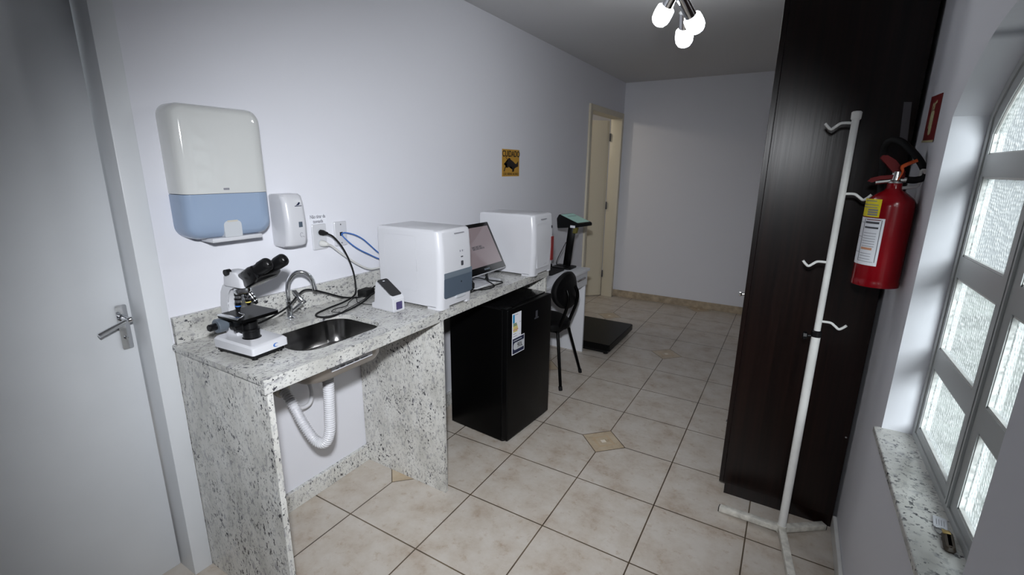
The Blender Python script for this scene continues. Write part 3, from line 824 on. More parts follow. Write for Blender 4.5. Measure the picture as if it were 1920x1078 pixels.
for lab_, pts in (('upper blue cable arching from the wall plate to behind the analyzer', [(0.0096, -0.119, 1.291), (0.022, -0.105, 1.296), (0.03, -0.056, 1.281), (0.034, -0.01, 1.255), (0.034, 0.03, 1.222), (0.034, 0.09, 1.170), (0.034, 0.15, 1.13)]),
                  ('lower blue cable sagging from the wall plate to behind the analyzer', [(0.0096, -0.119, 1.289), (0.022, -0.112, 1.27), (0.034, -0.077, 1.232), (0.034, -0.03, 1.20), (0.034, 0.022, 1.172), (0.034, 0.09, 1.137), (0.034, 0.15, 1.12)])):
    b = B(); b.tube(pts, 0.0032, n=8, res=6)
    single('network_cable', b, M_CABB, lab_, 'cable', pts[0])
b = B(); b.tube([(0.195, -0.735, 1.03), (0.17, -0.66, 1.02), (0.13, -0.53, 1.035), (0.09, -0.445, 1.063), (0.075, -0.40, 1.076), (0.066, -0.35, 1.066), (0.065, -0.28, 1.036), (0.07, -0.19, 0.995), (0.085, -0.12, 0.979), (0.10, -0.075, 0.984)], 0.0040, n=10, res=8)
single('microscope_cable', b, M_RUB, 'black cable from the microscope draped past the faucet', 'cable', (0.08, -0.4, ZT))
b = B(); b.tube([(0.10, -0.06, 0.990), (0.13, -0.11, 0.976), (0.20, -0.29, 0.9755), (0.21, -0.32, 0.9755), (0.165, -0.335, 0.9755), (0.145, -0.29, 0.9755), (0.15, -0.24, 0.9755), (0.11, -0.19, 0.9755), (0.10, -0.15, 0.985), (0.11, -0.14, 0.99), (0.15, -0.17, 0.9755), (0.22, -0.165, 0.9755), (0.268, -0.160, 0.980)], 0.0018, n=8, res=6)
single('scanner_cable', b, M_RUB, 'thin black cable trailing on the granite to the barcode scanner', 'cable', (0.15, -0.2, ZT))
b = B(); b.obox((0.058, -0.092, ZT + 0.0005), (0.052, 0.012, 0), (-0.012, 0.070, 0), (0, 0, 0.036), 0.006)
single('power_adapter', b, M_RUB, 'black power adapter brick against the backsplash, nearer the faucet', 'adapter', (0.07, -0.05, ZT), 'black power adapters behind the analyzer')
b = B(); b.obox((0.090, 0.006, ZT + 0.0005), (0.060, -0.012, 0), (0.010, 0.062, 0), (0, 0, 0.040), 0.006)
single('power_adapter', b, M_RUB, 'black power adapter brick tucked behind the white analyzer', 'adapter', (0.11, 0.03, ZT), 'black power adapters behind the analyzer')
b = B(); b.tube([(0.10, -0.05, 1.0), (0.125, -0.03, 1.025), (0.14, 0.02, 1.045), (0.15, 0.07, 1.03), (0.15, 0.10, 1.0)], 0.0035, n=8); b.tube([(0.12, -0.06, 0.985), (0.14, -0.045, 1.00), (0.155, 0.0, 1.02), (0.16, 0.06, 1.01)], 0.0035, n=8)
single('adapter_cable', b, M_RUB, 'short black cable bundle over the power adapters', 'cable', (0.12, 0, 1.0))

# ------------------------------------------------------------------ barcode scanner
sc = thing('barcode_scanner', 'small white barcode scanner with a sloping black face', 'scanner', (0.34, -0.155, ZT), math.radians(-3))
pr = [(-0.078, 0.0), (-0.078, 0.026), (-0.052, 0.028), (-0.044, 0.128), (-0.030, 0.130), (0.062, 0.072), (0.070, 0.062), (0.070, 0.0)]
b = B(); b.prism([(x, -0.035, z) for x, z in pr], (0, 0.070, 0))
bmesh.ops.bevel(b.bm, geom=list(b.bm.edges), offset=0.004, segments=2, affect='EDGES')
hb = part('housing', b, M_PLAS, sc, True)
sl = Vector((0.092, 0, -0.058)).normalized(); nn = Vector((-sl.z, 0, sl.x))
b = B(); o = Vector((-0.036, 0, 0.131))
b.loft([[o + sl * q.x + Vector((0, q.y, 0)) + nn * h for q in rrect(-0.003, 0.111, -0.031, 0.031, 0.010, 5)] for h in (-0.004, 0.003)])
part('face_panel', b, M_BLKS, sc, True)
b = B(); b.loft([[o + sl * q.x + Vector((0, q.y, 0)) + nn * h for q in rrect(0.008, 0.013, -0.006, 0.006, 0.002, 3)] for h in (0.002, 0.0035)])
part('indicator_light', b, M_DISP, hb, True)
b = B(); b.loft([rrect(-0.018, 0.018, 0.010, 0.046, 0.003, 3, lambda a, c, x=x: (x, a, c)) for x in (0.060, 0.0708)])
part('scan_window', b, M_PURPLE, sc, True)

# ------------------------------------------------------------------ analyzers
def analyzer(loc, label, var):
    D, Wd, H = (0.385, 0.248, 0.368) if var == 1 else (0.395, 0.262, 0.372)
    t = thing('blood_analyzer', label, 'analyzer', loc)       # loc = back, near side, counter height; box spans x 0..D, y 0..Wd
    X = lambda x: x + loc[0]
    Yv = lambda y: y + loc[1]
    Z = lambda z: z + loc[2]
    b = B(); L = []
    for z, bulge, ins in ((0.012, -0.003, 0), (0.06, 0.0, 0), (0.16, 0.004, 0), (0.26, 0.002, 0), (H - 0.016, -0.006, 0), (H - 0.006, -0.010, 0.002), (H, -0.018, 0.008)):
        L.append(rrect(X(0 + ins), X(D + bulge), Yv(0 + ins), Yv(Wd - ins), [0.030, 0.010, 0.010, 0.030], 10, lambda a, c, z=z: (a, c, Z(z))))
    b.loft(L)
    for y0, y1, rr in ((0.0, 0.066, [0.004, 0.004, 0.004, 0.030]), (Wd - 0.05, Wd, [0.030, 0.004, 0.004, 0.004])):
        b.loft([rrect(X(D - 0.085), X(D - 0.003), Yv(y0), Yv(y1), rr, 8, lambda a, c, z=z: (a, c, Z(z))) for z in (0.0, 0.014)])
        b.loft([rrect(X(0.0), X(0.06), Yv(y0), Yv(y1), 0.006, 4, lambda a, c, z=z: (a, c, Z(z))) for z in (0.0, 0.014)])
    hs = part('housing', b, M_PLAS, t)
    fx = lambda z: D + (0.004 * (1 - ((z - 0.16) / 0.16) ** 2) if z < 0.30 else -0.005)
    def front(name, y0, y1, z0, z1, m, r=0.004, th=0.0012, parent=None):
        b = B()
        b.loft([[Vector((X(fx(q.y)) + h, Yv(q.x), Z(q.y))) for q in rrect(y0, y1, z0, z1, r, 4)] for h in (-0.006, th)])
        return part(name, b, m, parent or t, ang=25)
    if var == 1:
        b = B()   # seam of the side hatch
        ring = rrect(X(0.045), X(0.245), Z(0.075), Z(0.335), 0.012, 5, lambda a, c: (a, Yv(-0.0002), c))
        b.tube(ring[6:] + ring[:6] + [ring[6]], 0.0006, n=6, smooth=False)
        b.box(X(0.244), X(0.249), Yv(-0.002), Yv(0.0), Z(0.17), Z(0.23), 0.001)
        part('side_hatch', b, M_LINE, hs)
        front('upper_panel', 0.022, Wd - 0.012, 0.146, 0.172, M_SLATE2, 0.003)
        dr = front('reagent_drawer', 0.022, Wd - 0.012, 0.052, 0.1465, M_SLATE, [0.003, 0.003, 0.010, 0.010])
        front('keyhole', 0.146, 0.151, 0.110, 0.117, M_BLK, 0.002, 0.002, dr)
        front('tray_lip', 0.105, 0.175, 0.040, 0.053, M_DISP, 0.003, 0.006)
        front('power_button', 0.150, 0.167, 0.190, 0.213, M_DGREY, 0.004)
        front('status_mark', 0.150, 0.166, 0.230, 0.235, M_DGREY, 0.001)
        for k in range(4): front('logo_mark', 0.142 + 0.009 * k, 0.148 + 0.009 * k, 0.256, 0.265, M_LINE if k % 2 else M_INK, 0.002, 0.001, hs)
        front('name_mark', 0.110, 0.182, 0.3445, 0.3475, M_INK, 0.001, 0.006, hs)
    else:
        front('front_door', 0.036, 0.196, 0.045, 0.318, M_PLAS, 0.006, 0.003)
        b = B(); ring = [(X(fx(q.y)) + 0.0028, Yv(q.x), Z(q.y)) for q in rrect(0.036, 0.196, 0.045, 0.318, 0.006, 4)]
        b.tube(ring + [ring[0]], 0.0010, n=6, smooth=False)
        part('door_seam', b, M_LINE, hs)
        front('red_panel', 0.222, 0.256, 0.070, 0.222, M_REDSIGN, 0.003, 0.003)
        front('power_button', 0.226, 0.240, 0.276, 0.292, M_DGREY, 0.003, 0.002)
        front('status_mark', 0.226, 0.240, 0.300, 0.304, M_DGREY, 0.001, 0.002)
        front('name_mark', 0.09, 0.16, 0.338, 0.342, M_INK, 0.001, 0.006, hs)
        front('maker_mark', 0.12, 0.16, 0.062, 0.067, M_LINE, 0.001, 0.0045, hs)
    return t
analyzer((0.190, -0.060, ZT), 'white boxy analyzer with a slate grey drawer in its front', 1)
analyzer((0.205, 0.785, ZT), 'white boxy analyzer with a narrow red panel behind the monitor', 2)

# ------------------------------------------------------------------ monitor
mo = thing('monitor', 'black framed touch screen monitor tilted back between the analyzers', 'monitor', (0.38, 0.52, ZT))
o = Vector((0.450, 0.325, 1.037)); upv = Vector((0.316 - 0.450, 0, 1.295 - 1.037)); Ls = upv.length; upv.normalize()
nv = Vector((upv.z, 0, -upv.x)); wv = Vector((0, 1, 0)); MW = 0.382
def slab(a0, a1, b0, b1, h0, h1, r=0.004):
    return B().loft([[o + wv * q.x + upv * q.y + nv * h for q in rrect(a0, a1, b0, b1, r, 4)] for h in (h0, h1)])
part('back_shell', slab(-0.001, MW + 0.001, -0.004, Ls, -0.024, -0.004, 0.006), M_PLAS, mo, label='white back shell')
bz = part('bezel', slab(0, MW, 0, Ls, -0.0041, 0.002), M_BLKS, mo)
scn = part('screen', slab(0.018, MW - 0.018, 0.038, Ls - 0.022, 0.0015, 0.0024, 0.001), M_SCR, mo, ang=0)
b = B()
for row, n in ((0.150, 6), (0.138, 7)):
    for k in range(n):
        a0 = 0.13 + k * 0.017
        c0 = o + wv * a0 + upv * row + nv * 0.0024
        b.obox(c0, wv * 0.014, upv * 0.0032, nv * 0.0004); b.obox(c0 + upv * 0.0065, wv * 0.014, upv * 0.003, nv * 0.0004); b.obox(c0 + wv * (0.0 if k % 2 else 0.010), wv * 0.0036, upv * 0.008, nv * 0.0004)
part('screen_logo', b, M_DGREY, scn, ang=0)
b = B()
for k in range(4):
    a0 = 0.165 + 0.014 * k
    b.loft([[o + wv * q.x + upv * q.y + nv * h for q in rrect(a0, a0 + 0.011, 0.014, 0.024, 0.003, 3)] for h in (0.0018, 0.0024)])
part('maker_mark', b, M_GREY, bz, ang=0)
b = B(); b.loft([rrect(0.255, 0.478, 0.34, 0.615, 0.010, 4, lambda a, c, z=z: (a, c, z)) for z in (ZT, ZT + 0.008)])
part('stand_base', b, M_PLAS, mo, label='white stand base plate')
b = B(); b.obox((0.30, 0.43, ZT + 0.007), (0.05, 0, 0), (0, 0.10, 0), (0.035, 0, 0.14), 0.004)
part('stand_neck', b, M_PLAS, mo, label='white stand neck')
b = B(); b.tube([(0.41, 0.36, 1.035), (0.44, 0.42, 1.02), (0.475, 0.50, 0.995), (0.515, 0.56, 0.979), (0.525, 0.53, 0.977), (0.515, 0.44, 0.977), (0.50, 0.36, 0.977), (0.50, 0.24, 0.977)], 0.0032, n=8, res=6)
b.tube([(0.43, 0.53, 1.04), (0.455, 0.50, 1.02), (0.46, 0.475, 1.005), (0.50, 0.475, 0.985), (0.53, 0.46, 0.977), (0.535, 0.40, 0.977), (0.52, 0.34, 0.980), (0.47, 0.28, 0.985), (0.44, 0.21, 0.99)], 0.0032, n=8, res=6)
b.tube([(0.42, 0.37, 1.03), (0.45, 0.37, 1.0), (0.475, 0.33, 0.985), (0.50, 0.26, 0.979), (0.505, 0.21, 0.977)], 0.0032, n=8)
mc = single('monitor_cable', b, M_RUB, 'tangled black cable with two connectors below the monitor', 'cable', (0.48, 0.45, ZT))
for p0, p1 in (((0.448, 0.500, 1.024), (0.470, 0.482, 1.000)), ((0.452, 0.366, 0.999), (0.476, 0.332, 0.986))):
    b = B(); b.cyl(p0, p1, 0.0075, 0.0065, n=12)
    part('connector', b, M_RUB, mc)

# ------------------------------------------------------------------ fridge
fr = thing('mini_fridge', 'black mini fridge standing under the granite counter', 'fridge', (0.635, 0.70, 0), math.radians(-4.8))
FD, FW, FH = 0.44, 0.474, 0.85
b = B(); b.box(-FD, -0.045, -FW / 2, FW / 2, 0.02, FH - 0.012, 0.004)
part('cabinet', b, M_BLKM, fr, True)
b = B(); b.box(-FD, -0.047, -FW / 2 - 0.002, FW / 2 + 0.002, FH - 0.0118, FH, 0.004)
part('top_panel', b, M_BLKS, fr, True)
b = B(); b.box(-0.041, 0.0, -FW / 2, FW / 2, 0.03, FH - 0.004, 0.006, 3)
dr = part('door', b, M_BRDG, fr, True)
b = B(); b.box(-0.046, -0.040, -FW / 2 + 0.006, FW / 2 - 0.006, 0.035, FH - 0.010)
part('door_gasket', b, M_RUB, fr, True, 0)
b = B(); b.box(-0.070, -0.006, -FW / 2 + 0.0, -FW / 2 + 0.05, FH - 0.004, FH + 0.006, 0.003)
part('hinge_cover', b, M_BLK, fr, True)
for x in (-0.10, -FD + 0.05):
    for y in (-FW / 2 + 0.04, FW / 2 - 0.04):
        b = B(); b.cyl((x + 0.04, y, 0), (x + 0.04, y, 0.021), 0.016, n=14)
        part('foot', b, M_BLK, fr, True)
def sticker(y0, y1, z0, z1, m, name, parent, h=0.0012):
    b = B(); b.box(0.0, h, y0, y1, z0, z1); return part(name, b, m, parent, True, 0)
e = sticker(-0.195, -0.105, 0.655, 0.815, M_PAPER, 'energy_label', dr)
sticker(-0.190, -0.172, 0.758, 0.808, M_CYAN, 'print', e, 0.0018)
for k, m_ in enumerate((M_GREEN, M_GREEN, M_GOLD, M_GOLD, M_SALMON, M_GOLD)):
    sticker(-0.186, -0.152 + 0.004 * (k if k < 5 else 2), 0.748 - 0.009 * k, 0.7555 - 0.009 * k, m_, 'print', e, 0.0018)
for (y, z, w) in ((-0.168, 0.803, 0.03), (-0.122, 0.752, 0.010), (-0.186, 0.675, 0.04), (-0.125, 0.678, 0.008), (-0.186, 0.690, 0.03)):
    sticker(y, y + w, z, z + 0.003, M_INK, 'print', e, 0.0018)
e = sticker(-0.196, -0.070, 0.566, 0.668, M_PAPER, 'capacity_label', dr, 0.0016)
sticker(-0.191, -0.075, 0.571, 0.663, M_NAVY, 'print', e, 0.0022)
b = B(); b.loft([rrect(-0.183, -0.075, 0.592, 0.637, [0.002, 0.018, 0.018, 0.002], 5, lambda a, c, x=x: (x, a, c)) for x in (0.002, 0.0028)])
part('print', b, M_DISP, e, True, 0)
text('lettering', '90L', 0.042, (0.0031, -0.118, 0.614), (0, 1, 0), (0, 0, 1), M_SIGNP, e, 0.9, local=True)
sticker(-0.183, -0.10, 0.648, 0.652, M_DISP, 'print', e, 0.0028)
b = B(); b.box(0.0, 0.0015, 0.04, 0.085, 0.725, 0.733); b.box(0.0, 0.0015, 0.052, 0.073, 0.735, 0.775)
part('maker_mark', b, M_DGREY, dr, True, 0)

# ------------------------------------------------------------------ desk, chair, scale
DZ = 0.775
dk = thing('desk', 'small white desk with a drawer against the left wall past the counter', 'desk', (0.22, 1.6, 0))
b = B(); b.box(0.0, 0.445, 1.062, 2.135, DZ - 0.022, DZ, 0.002)
part('desktop', b, M_DESK, dk, ang=0)
b = B(); b.box(0.02, 0.42, 2.095, 2.117, 0, DZ - 0.0222, 0.001)
part('side_panel', b, M_DESK, dk, ang=0)
b = B(); b.box(0.02, 0.42, 1.066, 1.088, 0, DZ - 0.0222, 0.001)
part('side_panel', b, M_DESK, dk, ang=0)
b = B(); b.box(0.03, 0.046, 1.089, 2.094, 0.35, DZ - 0.0222)
part('back_panel', b, M_DESK, dk, ang=0)
b = B(); b.box(0.405, 0.425, 1.089, 1.62, 0.655, DZ - 0.0222, 0.001)
part('front_apron', b, M_DESK, dk, ang=0)
b = B(); b.box(0.08, 0.428, 1.63, 2.118, 0.628, DZ - 0.030, 0.001)
dw = part('drawer', b, M_DESK, dk, ang=0)
b = B(); b.box(0.428, 0.443, 1.88, 2.05, 0.697, 0.709, 0.003)
part('drawer_handle', b, M_STEEL, dw, label='grey bar handle')

ch = thing('office_chair', 'black tube-leg chair with an oval backrest in front of the desk', 'chair', (0.42, 1.47, 0))
CY = 1.46
b = B()
for (ins, z) in ((0.03, 0.432), (0.0, 0.440), (-0.004, 0.462), (0.004, 0.485), (0.03, 0.498), (0.08, 0.502)):
    b.loft([]) if False else None
L = []
for (ins, z) in ((0.03, 0.432), (0.0, 0.440), (-0.004, 0.462), (0.004, 0.485), (0.03, 0.498), (0.08, 0.502)):
    L.append([Vector((0.335 + (0.20 - ins) * math.cos(t) * (1 + 0.08 * math.cos(2 * t)), CY + (0.205 - ins) * math.sin(t), z)) for t in [2 * PI * k / 36 for k in range(36)]])
b.loft(L); part('seat', b, M_VINYL, ch)
b = B(); L = []
bc = Vector((0.548, 1.438, 0.742)); bn = Vector((1, -0.05, 0.10)).normalized(); bs_ = Vector((0.05, 1, 0)).normalized(); bu = bn.cross(bs_).normalized()
for (ins, h) in ((0.045, -0.032), (0.012, -0.026), (0.0, -0.012), (0.0, 0.008), (0.012, 0.020), (0.05, 0.026)):
    L.append([bc + bn * h + bs_ * (0.178 - ins) * math.cos(t) + bu * (0.137 - ins) * math.sin(t) + bn * (-0.028 * math.cos(t) ** 2) for t in [2 * PI * k / 40 for k in range(40)]])
b.loft(L); part('backrest', b, M_VINYL, ch)
for sy in (-1, 1):
    ty = CY + sy * 0.085
    b = B(); b.tube([(0.575, CY - 0.025 + sy * 0.075, 0.76), (0.592, CY - 0.025 + sy * 0.082, 0.705), (0.575, CY - 0.01 + sy * 0.088, 0.62), (0.52, ty, 0.47), (0.50, ty, 0.42)], 0.0125, n=12, res=6)
    part('back_support', b, M_BLKM, ch)
    b = B(); b.tube([(0.505, ty, 0.43), (0.515, CY + sy * 0.10, 0.40), (0.580, CY + 0.027 + sy * 0.188, 0.012)], 0.0115, n=12, smooth=False)
    lg = part('leg', b, M_BLKM, ch)
    b = B(); b.cyl((0.577, CY + 0.026 + sy * 0.186, 0.03), (0.5815, CY + 0.0275 + sy * 0.189, 0.0), 0.0145, n=14)
    part('foot_cap', b, M_RUB, lg)
    b = B(); b.tube([(0.20, ty, 0.43), (0.19, CY + sy * 0.10, 0.40), (0.135, CY + sy * 0.175, 0.012)], 0.0115, n=12, smooth=False)
    lg = part('leg', b, M_BLKM, ch)
    b = B(); b.cyl((0.1375, CY + sy * 0.172, 0.03), (0.1335, CY + sy * 0.177, 0.0), 0.0145, n=14)
    part('foot_cap', b, M_RUB, lg)
b = B(); b.box(0.19, 0.515, CY - 0.095, CY + 0.095, 0.416, 0.436, 0.004); b.tube([(0.50, CY - 0.10, 0.43), (0.505, CY + 0.10, 0.43)], 0.0125, n=12, smooth=False)
part('seat_frame', b, M_BLKM, ch)

ps = thing('platform_scale', 'black floor platform scale lying past the desk', 'scale', (0.40, 2.50, 0))
b = B(); b.loft([rrect(0.13 + i, 0.667 - i, 2.125 + i, 2.83 - i, 0.012, 4, lambda a, c, z=z: (a, c, z)) for i, z in ((0.0, 0.045), (0.0, 0.094), (0.006, 0.100))])
part('platform', b, M_BRDG, ps)
b = B(); b.box(0.16, 0.645, 2.15, 2.80, 0.015, 0.0448)
part('base_frame', b, M_BLK, ps, ang=0)
for x in (0.19, 0.615):
    for y in (2.18, 2.77):
        b = B(); b.cyl((x, y, 0), (x, y, 0.0152), 0.02, n=14)
        part('foot', b, M_BLK, ps)

si = thing('scale_indicator', 'black weighing scale display on a column standing on the desk', 'display', (0.25, 2.04, DZ))
b = B(); b.loft([rrect(0.16, 0.335, 1.945, 2.105, 0.02, 4, lambda a, c, z=z: (a, c, z)) for z in (DZ, DZ + 0.012)])
part('base_plate', b, M_BLK, si)
b = B(); b.obox((0.225, 2.045, DZ + 0.010), (0.062, 0.018, 0), (-0.008, 0.03, 0), (0.038, 0.0, 0.345), 0.003)
part('column', b, M_BLKM, si)
hd = Matrix.Translation((0.305, 2.05, 1.135))
hl, hw = Vector((0.93, 0.36, 0)).normalized(), Vector((-0.36, 0.93, 0)).normalized()
HO = Vector((0.300, 2.06, 1.135))
pr = [(-0.105, -0.020), (-0.115, 0.062), (-0.090, 0.100), (0.120, 0.036), (0.125, 0.010)]
fx_, fy_ = Vector((0.97, -0.24, 0)), Vector((0.24, 0.97, 0))
b = B(); b.prism([HO + fx_ * x - fy_ * 0.085 + Vector((0, 0, z)) for x, z in pr], fy_ * 0.19)
bmesh.ops.bevel(b.bm, geom=list(b.bm.edges), offset=0.004, segments=2, affect='EDGES')
hdo = part('display_head', b, M_BLK, si)
s0, s1 = HO + fx_ * -0.090 + Vector((0, 0, 0.100)), HO + fx_ * 0.120 + Vector((0, 0, 0.036))
dv = (s1 - s0); dl = dv.length; dv.normalize(); nv2 = dv.cross(fy_).normalized()
if nv2.z < 0: nv2 = -nv2
def hslab(a0, a1, c0, c1, h0, h1): return B().loft([[s0 + dv * q.x + fy_ * q.y + nv2 * h for q in rrect(a0, a1, c0, c1, 0.003, 3)] for h in (h0, h1)])
lcd = part('lcd_panel', hslab(0.012, dl - 0.020, -0.075, 0.095, -0.002, 0.0012), M_LCD, hdo, ang=0)
b = B()
for k in range(6):
    c0 = s0 + dv * 0.055 + fy_ * (-0.035 + 0.020 * k) + nv2 * 0.0012
    b.obox(c0, fy_ * 0.012, dv * 0.004, nv2 * 0.0004); b.obox(c0 + dv * 0.010, fy_ * 0.012, dv * 0.004, nv2 * 0.0004); b.obox(c0, fy_ * 0.003, dv * 0.012, nv2 * 0.0004)
part('digits', b, M_DGREY, lcd, ang=0)
b = B(); q0 = HO + fx_ * 0.035 - fy_ * 0.0852 + Vector((0, 0, -0.002)); b.obox(q0, fx_ * 0.05, -fy_ * 0.001, Vector((0, 0, 0.020)))
part('sticker', b, M_PAPER, hdo, ang=0, label='small white sticker')
b = B(); b.obox(HO + fx_ * 0.02 + Vector((0, 0, -0.055)) - fy_ * 0.035, fx_ * 0.035, fy_ * 0.03, Vector((0.01, 0, 0.05)), 0.004)
part('bracket', b, mat('olive_bracket', (0.16, 0.14, 0.03), 0.5), hdo, label='olive yellow bracket under the head')
b = B(); b.tube([(0.235, 2.07, 0.99), (0.21, 2.06, 0.93), (0.175, 2.05, 0.85), (0.165, 2.04, 0.80), (0.20, 2.02, 0.790), (0.26, 2.03, 0.792)], 0.0035, n=8)
single('indicator_cable', b, M_RUB, 'black cable hanging behind the scale display column', 'cable', (0.2, 2.05, DZ))
b = B(); b.loft([rrect(0.055, 0.300, 1.66, 1.925, 0.02, 4, lambda a, c, z=z: (a, c, z)) for z in (DZ, DZ + 0.008)])
kb = single('desk_mat', b, M_RUB, 'flat black mat lying on the white desk behind the chair', 'mat', (0.18, 1.80, DZ))
b = B(); b.obox((0.13, 1.93, DZ + 0.0006), (0.10, 0.012, 0), (-0.012, 0.085, 0), (0, 0, 0.04), 0.008) if False else b.loft([[Vector((0.10 + q.x, 1.965 + q.y, z)) for q in rrect(-0.05 + i, 0.05 - i, -0.03 + i, 0.03 - i, 0.012, 4)] for i, z in ((0, DZ), (0, DZ + 0.022), (0.008, DZ + 0.032))])
single('adapter', b, M_RUB, 'small black box with coiled cable beside the scale display', 'adapter', (0.10, 1.965, DZ))

# ------------------------------------------------------------------ CUIDADO sign
sg = thing('warning_sign', 'ochre CUIDADO sign with a black silhouette on the left wall', 'sign', (0, 1.51, 1.55))
sy0, sy1, sz0, sz1 = 1.385, 1.638, 1.550, 1.748
b = B(); b.box(0, 0.002, sy0, sy1, sz0, sz1)
pl = part('plate', b, M_SIGN, sg, ang=0)
U = lambda u, v, x=0.002: (x, sy0 + (sy1 - sy0) * u, sz0 + (sz1 - sz0) * v)
text('lettering', 'CUIDADO', 0.062, U(0.515, 0.825, 0.0026), (0, 1, 0), (0, 0, 1), M_SIGNP, pl, 0.90, bold=0.0012)
text('lettering', 'CÃO BRINCALHÃO', 0.026, U(0.50, 0.085, 0.0026), (0, 1, 0), (0, 0, 1), M_SIGNP, pl, 0.98)
sil = [(375, 450), (420, 510), (440, 480), (470, 470), (490, 500), (480, 525), (530, 540), (570, 575), (610, 620), (640, 620), (665, 575), (685, 550), (685, 690), (665, 690), (620, 720), (590, 750), (565, 760), (560, 790), (575, 825), (545, 830), (525, 810), (545, 780), (530, 720), (490, 690), (450, 700), (420, 725), (370, 720), (345, 820), (325, 815), (355, 705), (410, 690), (410, 610), (360, 610), (335, 640), (330, 625), (360, 590), (420, 570), (430, 530), (400, 500), (365, 455)]
b = B(); b.prism([U((x - 290) / 425, (945 - y) / 690) for x, y in sil], (0.0008, 0, 0))
bmesh.ops.triangulate(b.bm, faces=b.bm.faces)
part('silhouette', b, M_SIGNP, pl, ang=0)

# ------------------------------------------------------------------ ceiling lamp
LXY = (1.30, 0.86)
cl = thing('ceiling_lamp', 'chrome ceiling lamp with three lit white bulbs', 'lamp', (*LXY, CZ))
b = B(); b.lathe((*LXY, CZ), (0, 0, -1), [(0.075, 0), (0.075, 0.018), (0.05, 0.026), (0.014, 0.03), (0.012, 0.16), (0.02, 0.165), (0.02, 0.195), (0.01, 0.2)], 32)
part('canopy', b, M_CHROME, cl)
def bulb(p_top, p_end):
    a, e_ = Vector(p_top), Vector(p_end); d = (e_ - a).normalized(); ln = (e_ - a).length
    b = B(); b.tube([(*LXY, CZ - 0.182), a.lerp(Vector((*LXY, CZ - 0.182)), 0.5), a], 0.008, n=10)
    arm = part('arm', b, M_CHROME, cl)
    s0 = ln - 0.095
    b = B(); b.lathe(a - d * 0.012, d, [(0.016, 0), (0.027, 0.004), (0.028, s0 + 0.008), (0.024, s0 + 0.012)], 22)
    part('socket', b, M_CHROME, arm)
    b = B()
    b.lathe(a + d * s0, d, [(0.026, 0.0), (0.041, 0.010), (0.043, 0.030), (0.043, 0.050), (0.040, 0.068), (0.031, 0.083), (0.016, 0.092), (0.003, 0.095)], 24)
    part('bulb', b, M_BULB, cl, label='lit white bulb')
bulb((1.318, 0.850, 2.390), (1.380, 1.000, 2.275))
bulb((1.290, 0.800, 2.400), (1.205, 0.875, 2.295))
bulb((1.312, 0.965, 2.355), (1.298, 1.075, 2.230))

# ------------------------------------------------------------------ wardrobe
wd = thing('wardrobe', 'floor-to-ceiling dark wooden wardrobe against the right wall', 'wardrobe', (2.0, 1.5, 0))
WY0, WY1 = 0.690, 2.50
b = B(); b.box(1.778, 2.247, WY0, WY1, 0.062, CZ - 0.005, 0.0015)
part('carcass', b, M_WOOD, wd, ang=0)
b = B(); b.box(1.785, 2.247, WY0 + 0.004, WY1, 0, 0.0618)
part('plinth', b, M_WOOD, wd, ang=0)
for k in range(3):
    y0 = WY0 + (WY1 - WY0) * k / 3; y1 = WY0 + (WY1 - WY0) * (k + 1) / 3
    b = B(); b.box(1.757, 1.7775, y0 + 0.0015, y1 - 0.0015, 0.062, CZ - 0.006, 0.001)
    dd = part('door', b, M_WOOD, wd, ang=0)
    b = B(); b.lathe((1.757, y0 + 0.03, 1.05), (-1, 0, 0), [(0.006, 0), (0.006, 0.012), (0.012, 0.016), (0.010, 0.024)], 14)
    part('knob', b, M_STEEL, dd)
b = B(); b.box(1.7515, 1.757, WY0 + 0.004, WY0 + 0.03, 0.385, 0.397)
part('catch', b, M_STEEL, wd, ang=0)
for z in (0.47, 1.55):
    b = B(); b.lathe((2.236, WY0, z), (0, -1, 0), [(0.004, 0), (0.004, 0.002)], 10)
    part('screw', b, M_STEEL, wd)
b = B(); b.prism([(2.200, WY0 - 0.0005, 1.868), (2.224, WY0 - 0.0005, 1.866), (2.235, WY0 - 0.0005, 1.719), (2.210, WY0 - 0.0005, 1.721)], (0, -0.0008, 0))
single('adhesive_tape', b, M_TAPE, 'strip of clear tape stuck on the wardrobe side', 'tape', (2.217, WY0, 1.72), ang=0)

# ------------------------------------------------------------------ coat stand
cs = thing('coat_stand', 'white metal tripod stand with bent hooks in front of the wardrobe', 'stand', (2.047, 0.514, 0))
SXp, SYp = 2.047, 0.514
b = B(); b.cyl((SXp, SYp, 0.03), (SXp, SYp, 0.968), 0.0165, n=20)
part('lower_tube', b, M_WMET, cs)
b = B(); b.cyl((SXp, SYp, 0.95), (SXp + 0.002, SYp, 1.812), 0.0120, n=20)
part('upper_tube', b, M_WMET, cs)
b = B(); b.lathe((SXp + 0.002, SYp, 1.795), (0, 0, 1), [(0.0135, 0), (0.016, 0.004), (0.0165, 0.026), (0.012, 0.030)], 20)
part('end_cap', b, M_WMET, cs)
b = B(); b.lathe((SXp, SYp, 0.962), (0, 0, 1), [(0.0185, 0), (0.0185, 0.022), (0.014, 0.026)], 20)
part('collar', b, M_BLK, cs, label='black collar')
b = B(); b.cyl((SXp - 0.014, SYp, 0.962), (SXp - 0.030, SYp, 0.960), 0.006, n=12); b.lathe((SXp - 0.028, SYp, 0.960), (-1, 0, -0.05), [(0.007, 0), (0.016, 0.004), (0.017, 0.016), (0.010, 0.020)], 8)
part('clamp_knob', b, M_BLK, cs, label='black clamp knob')
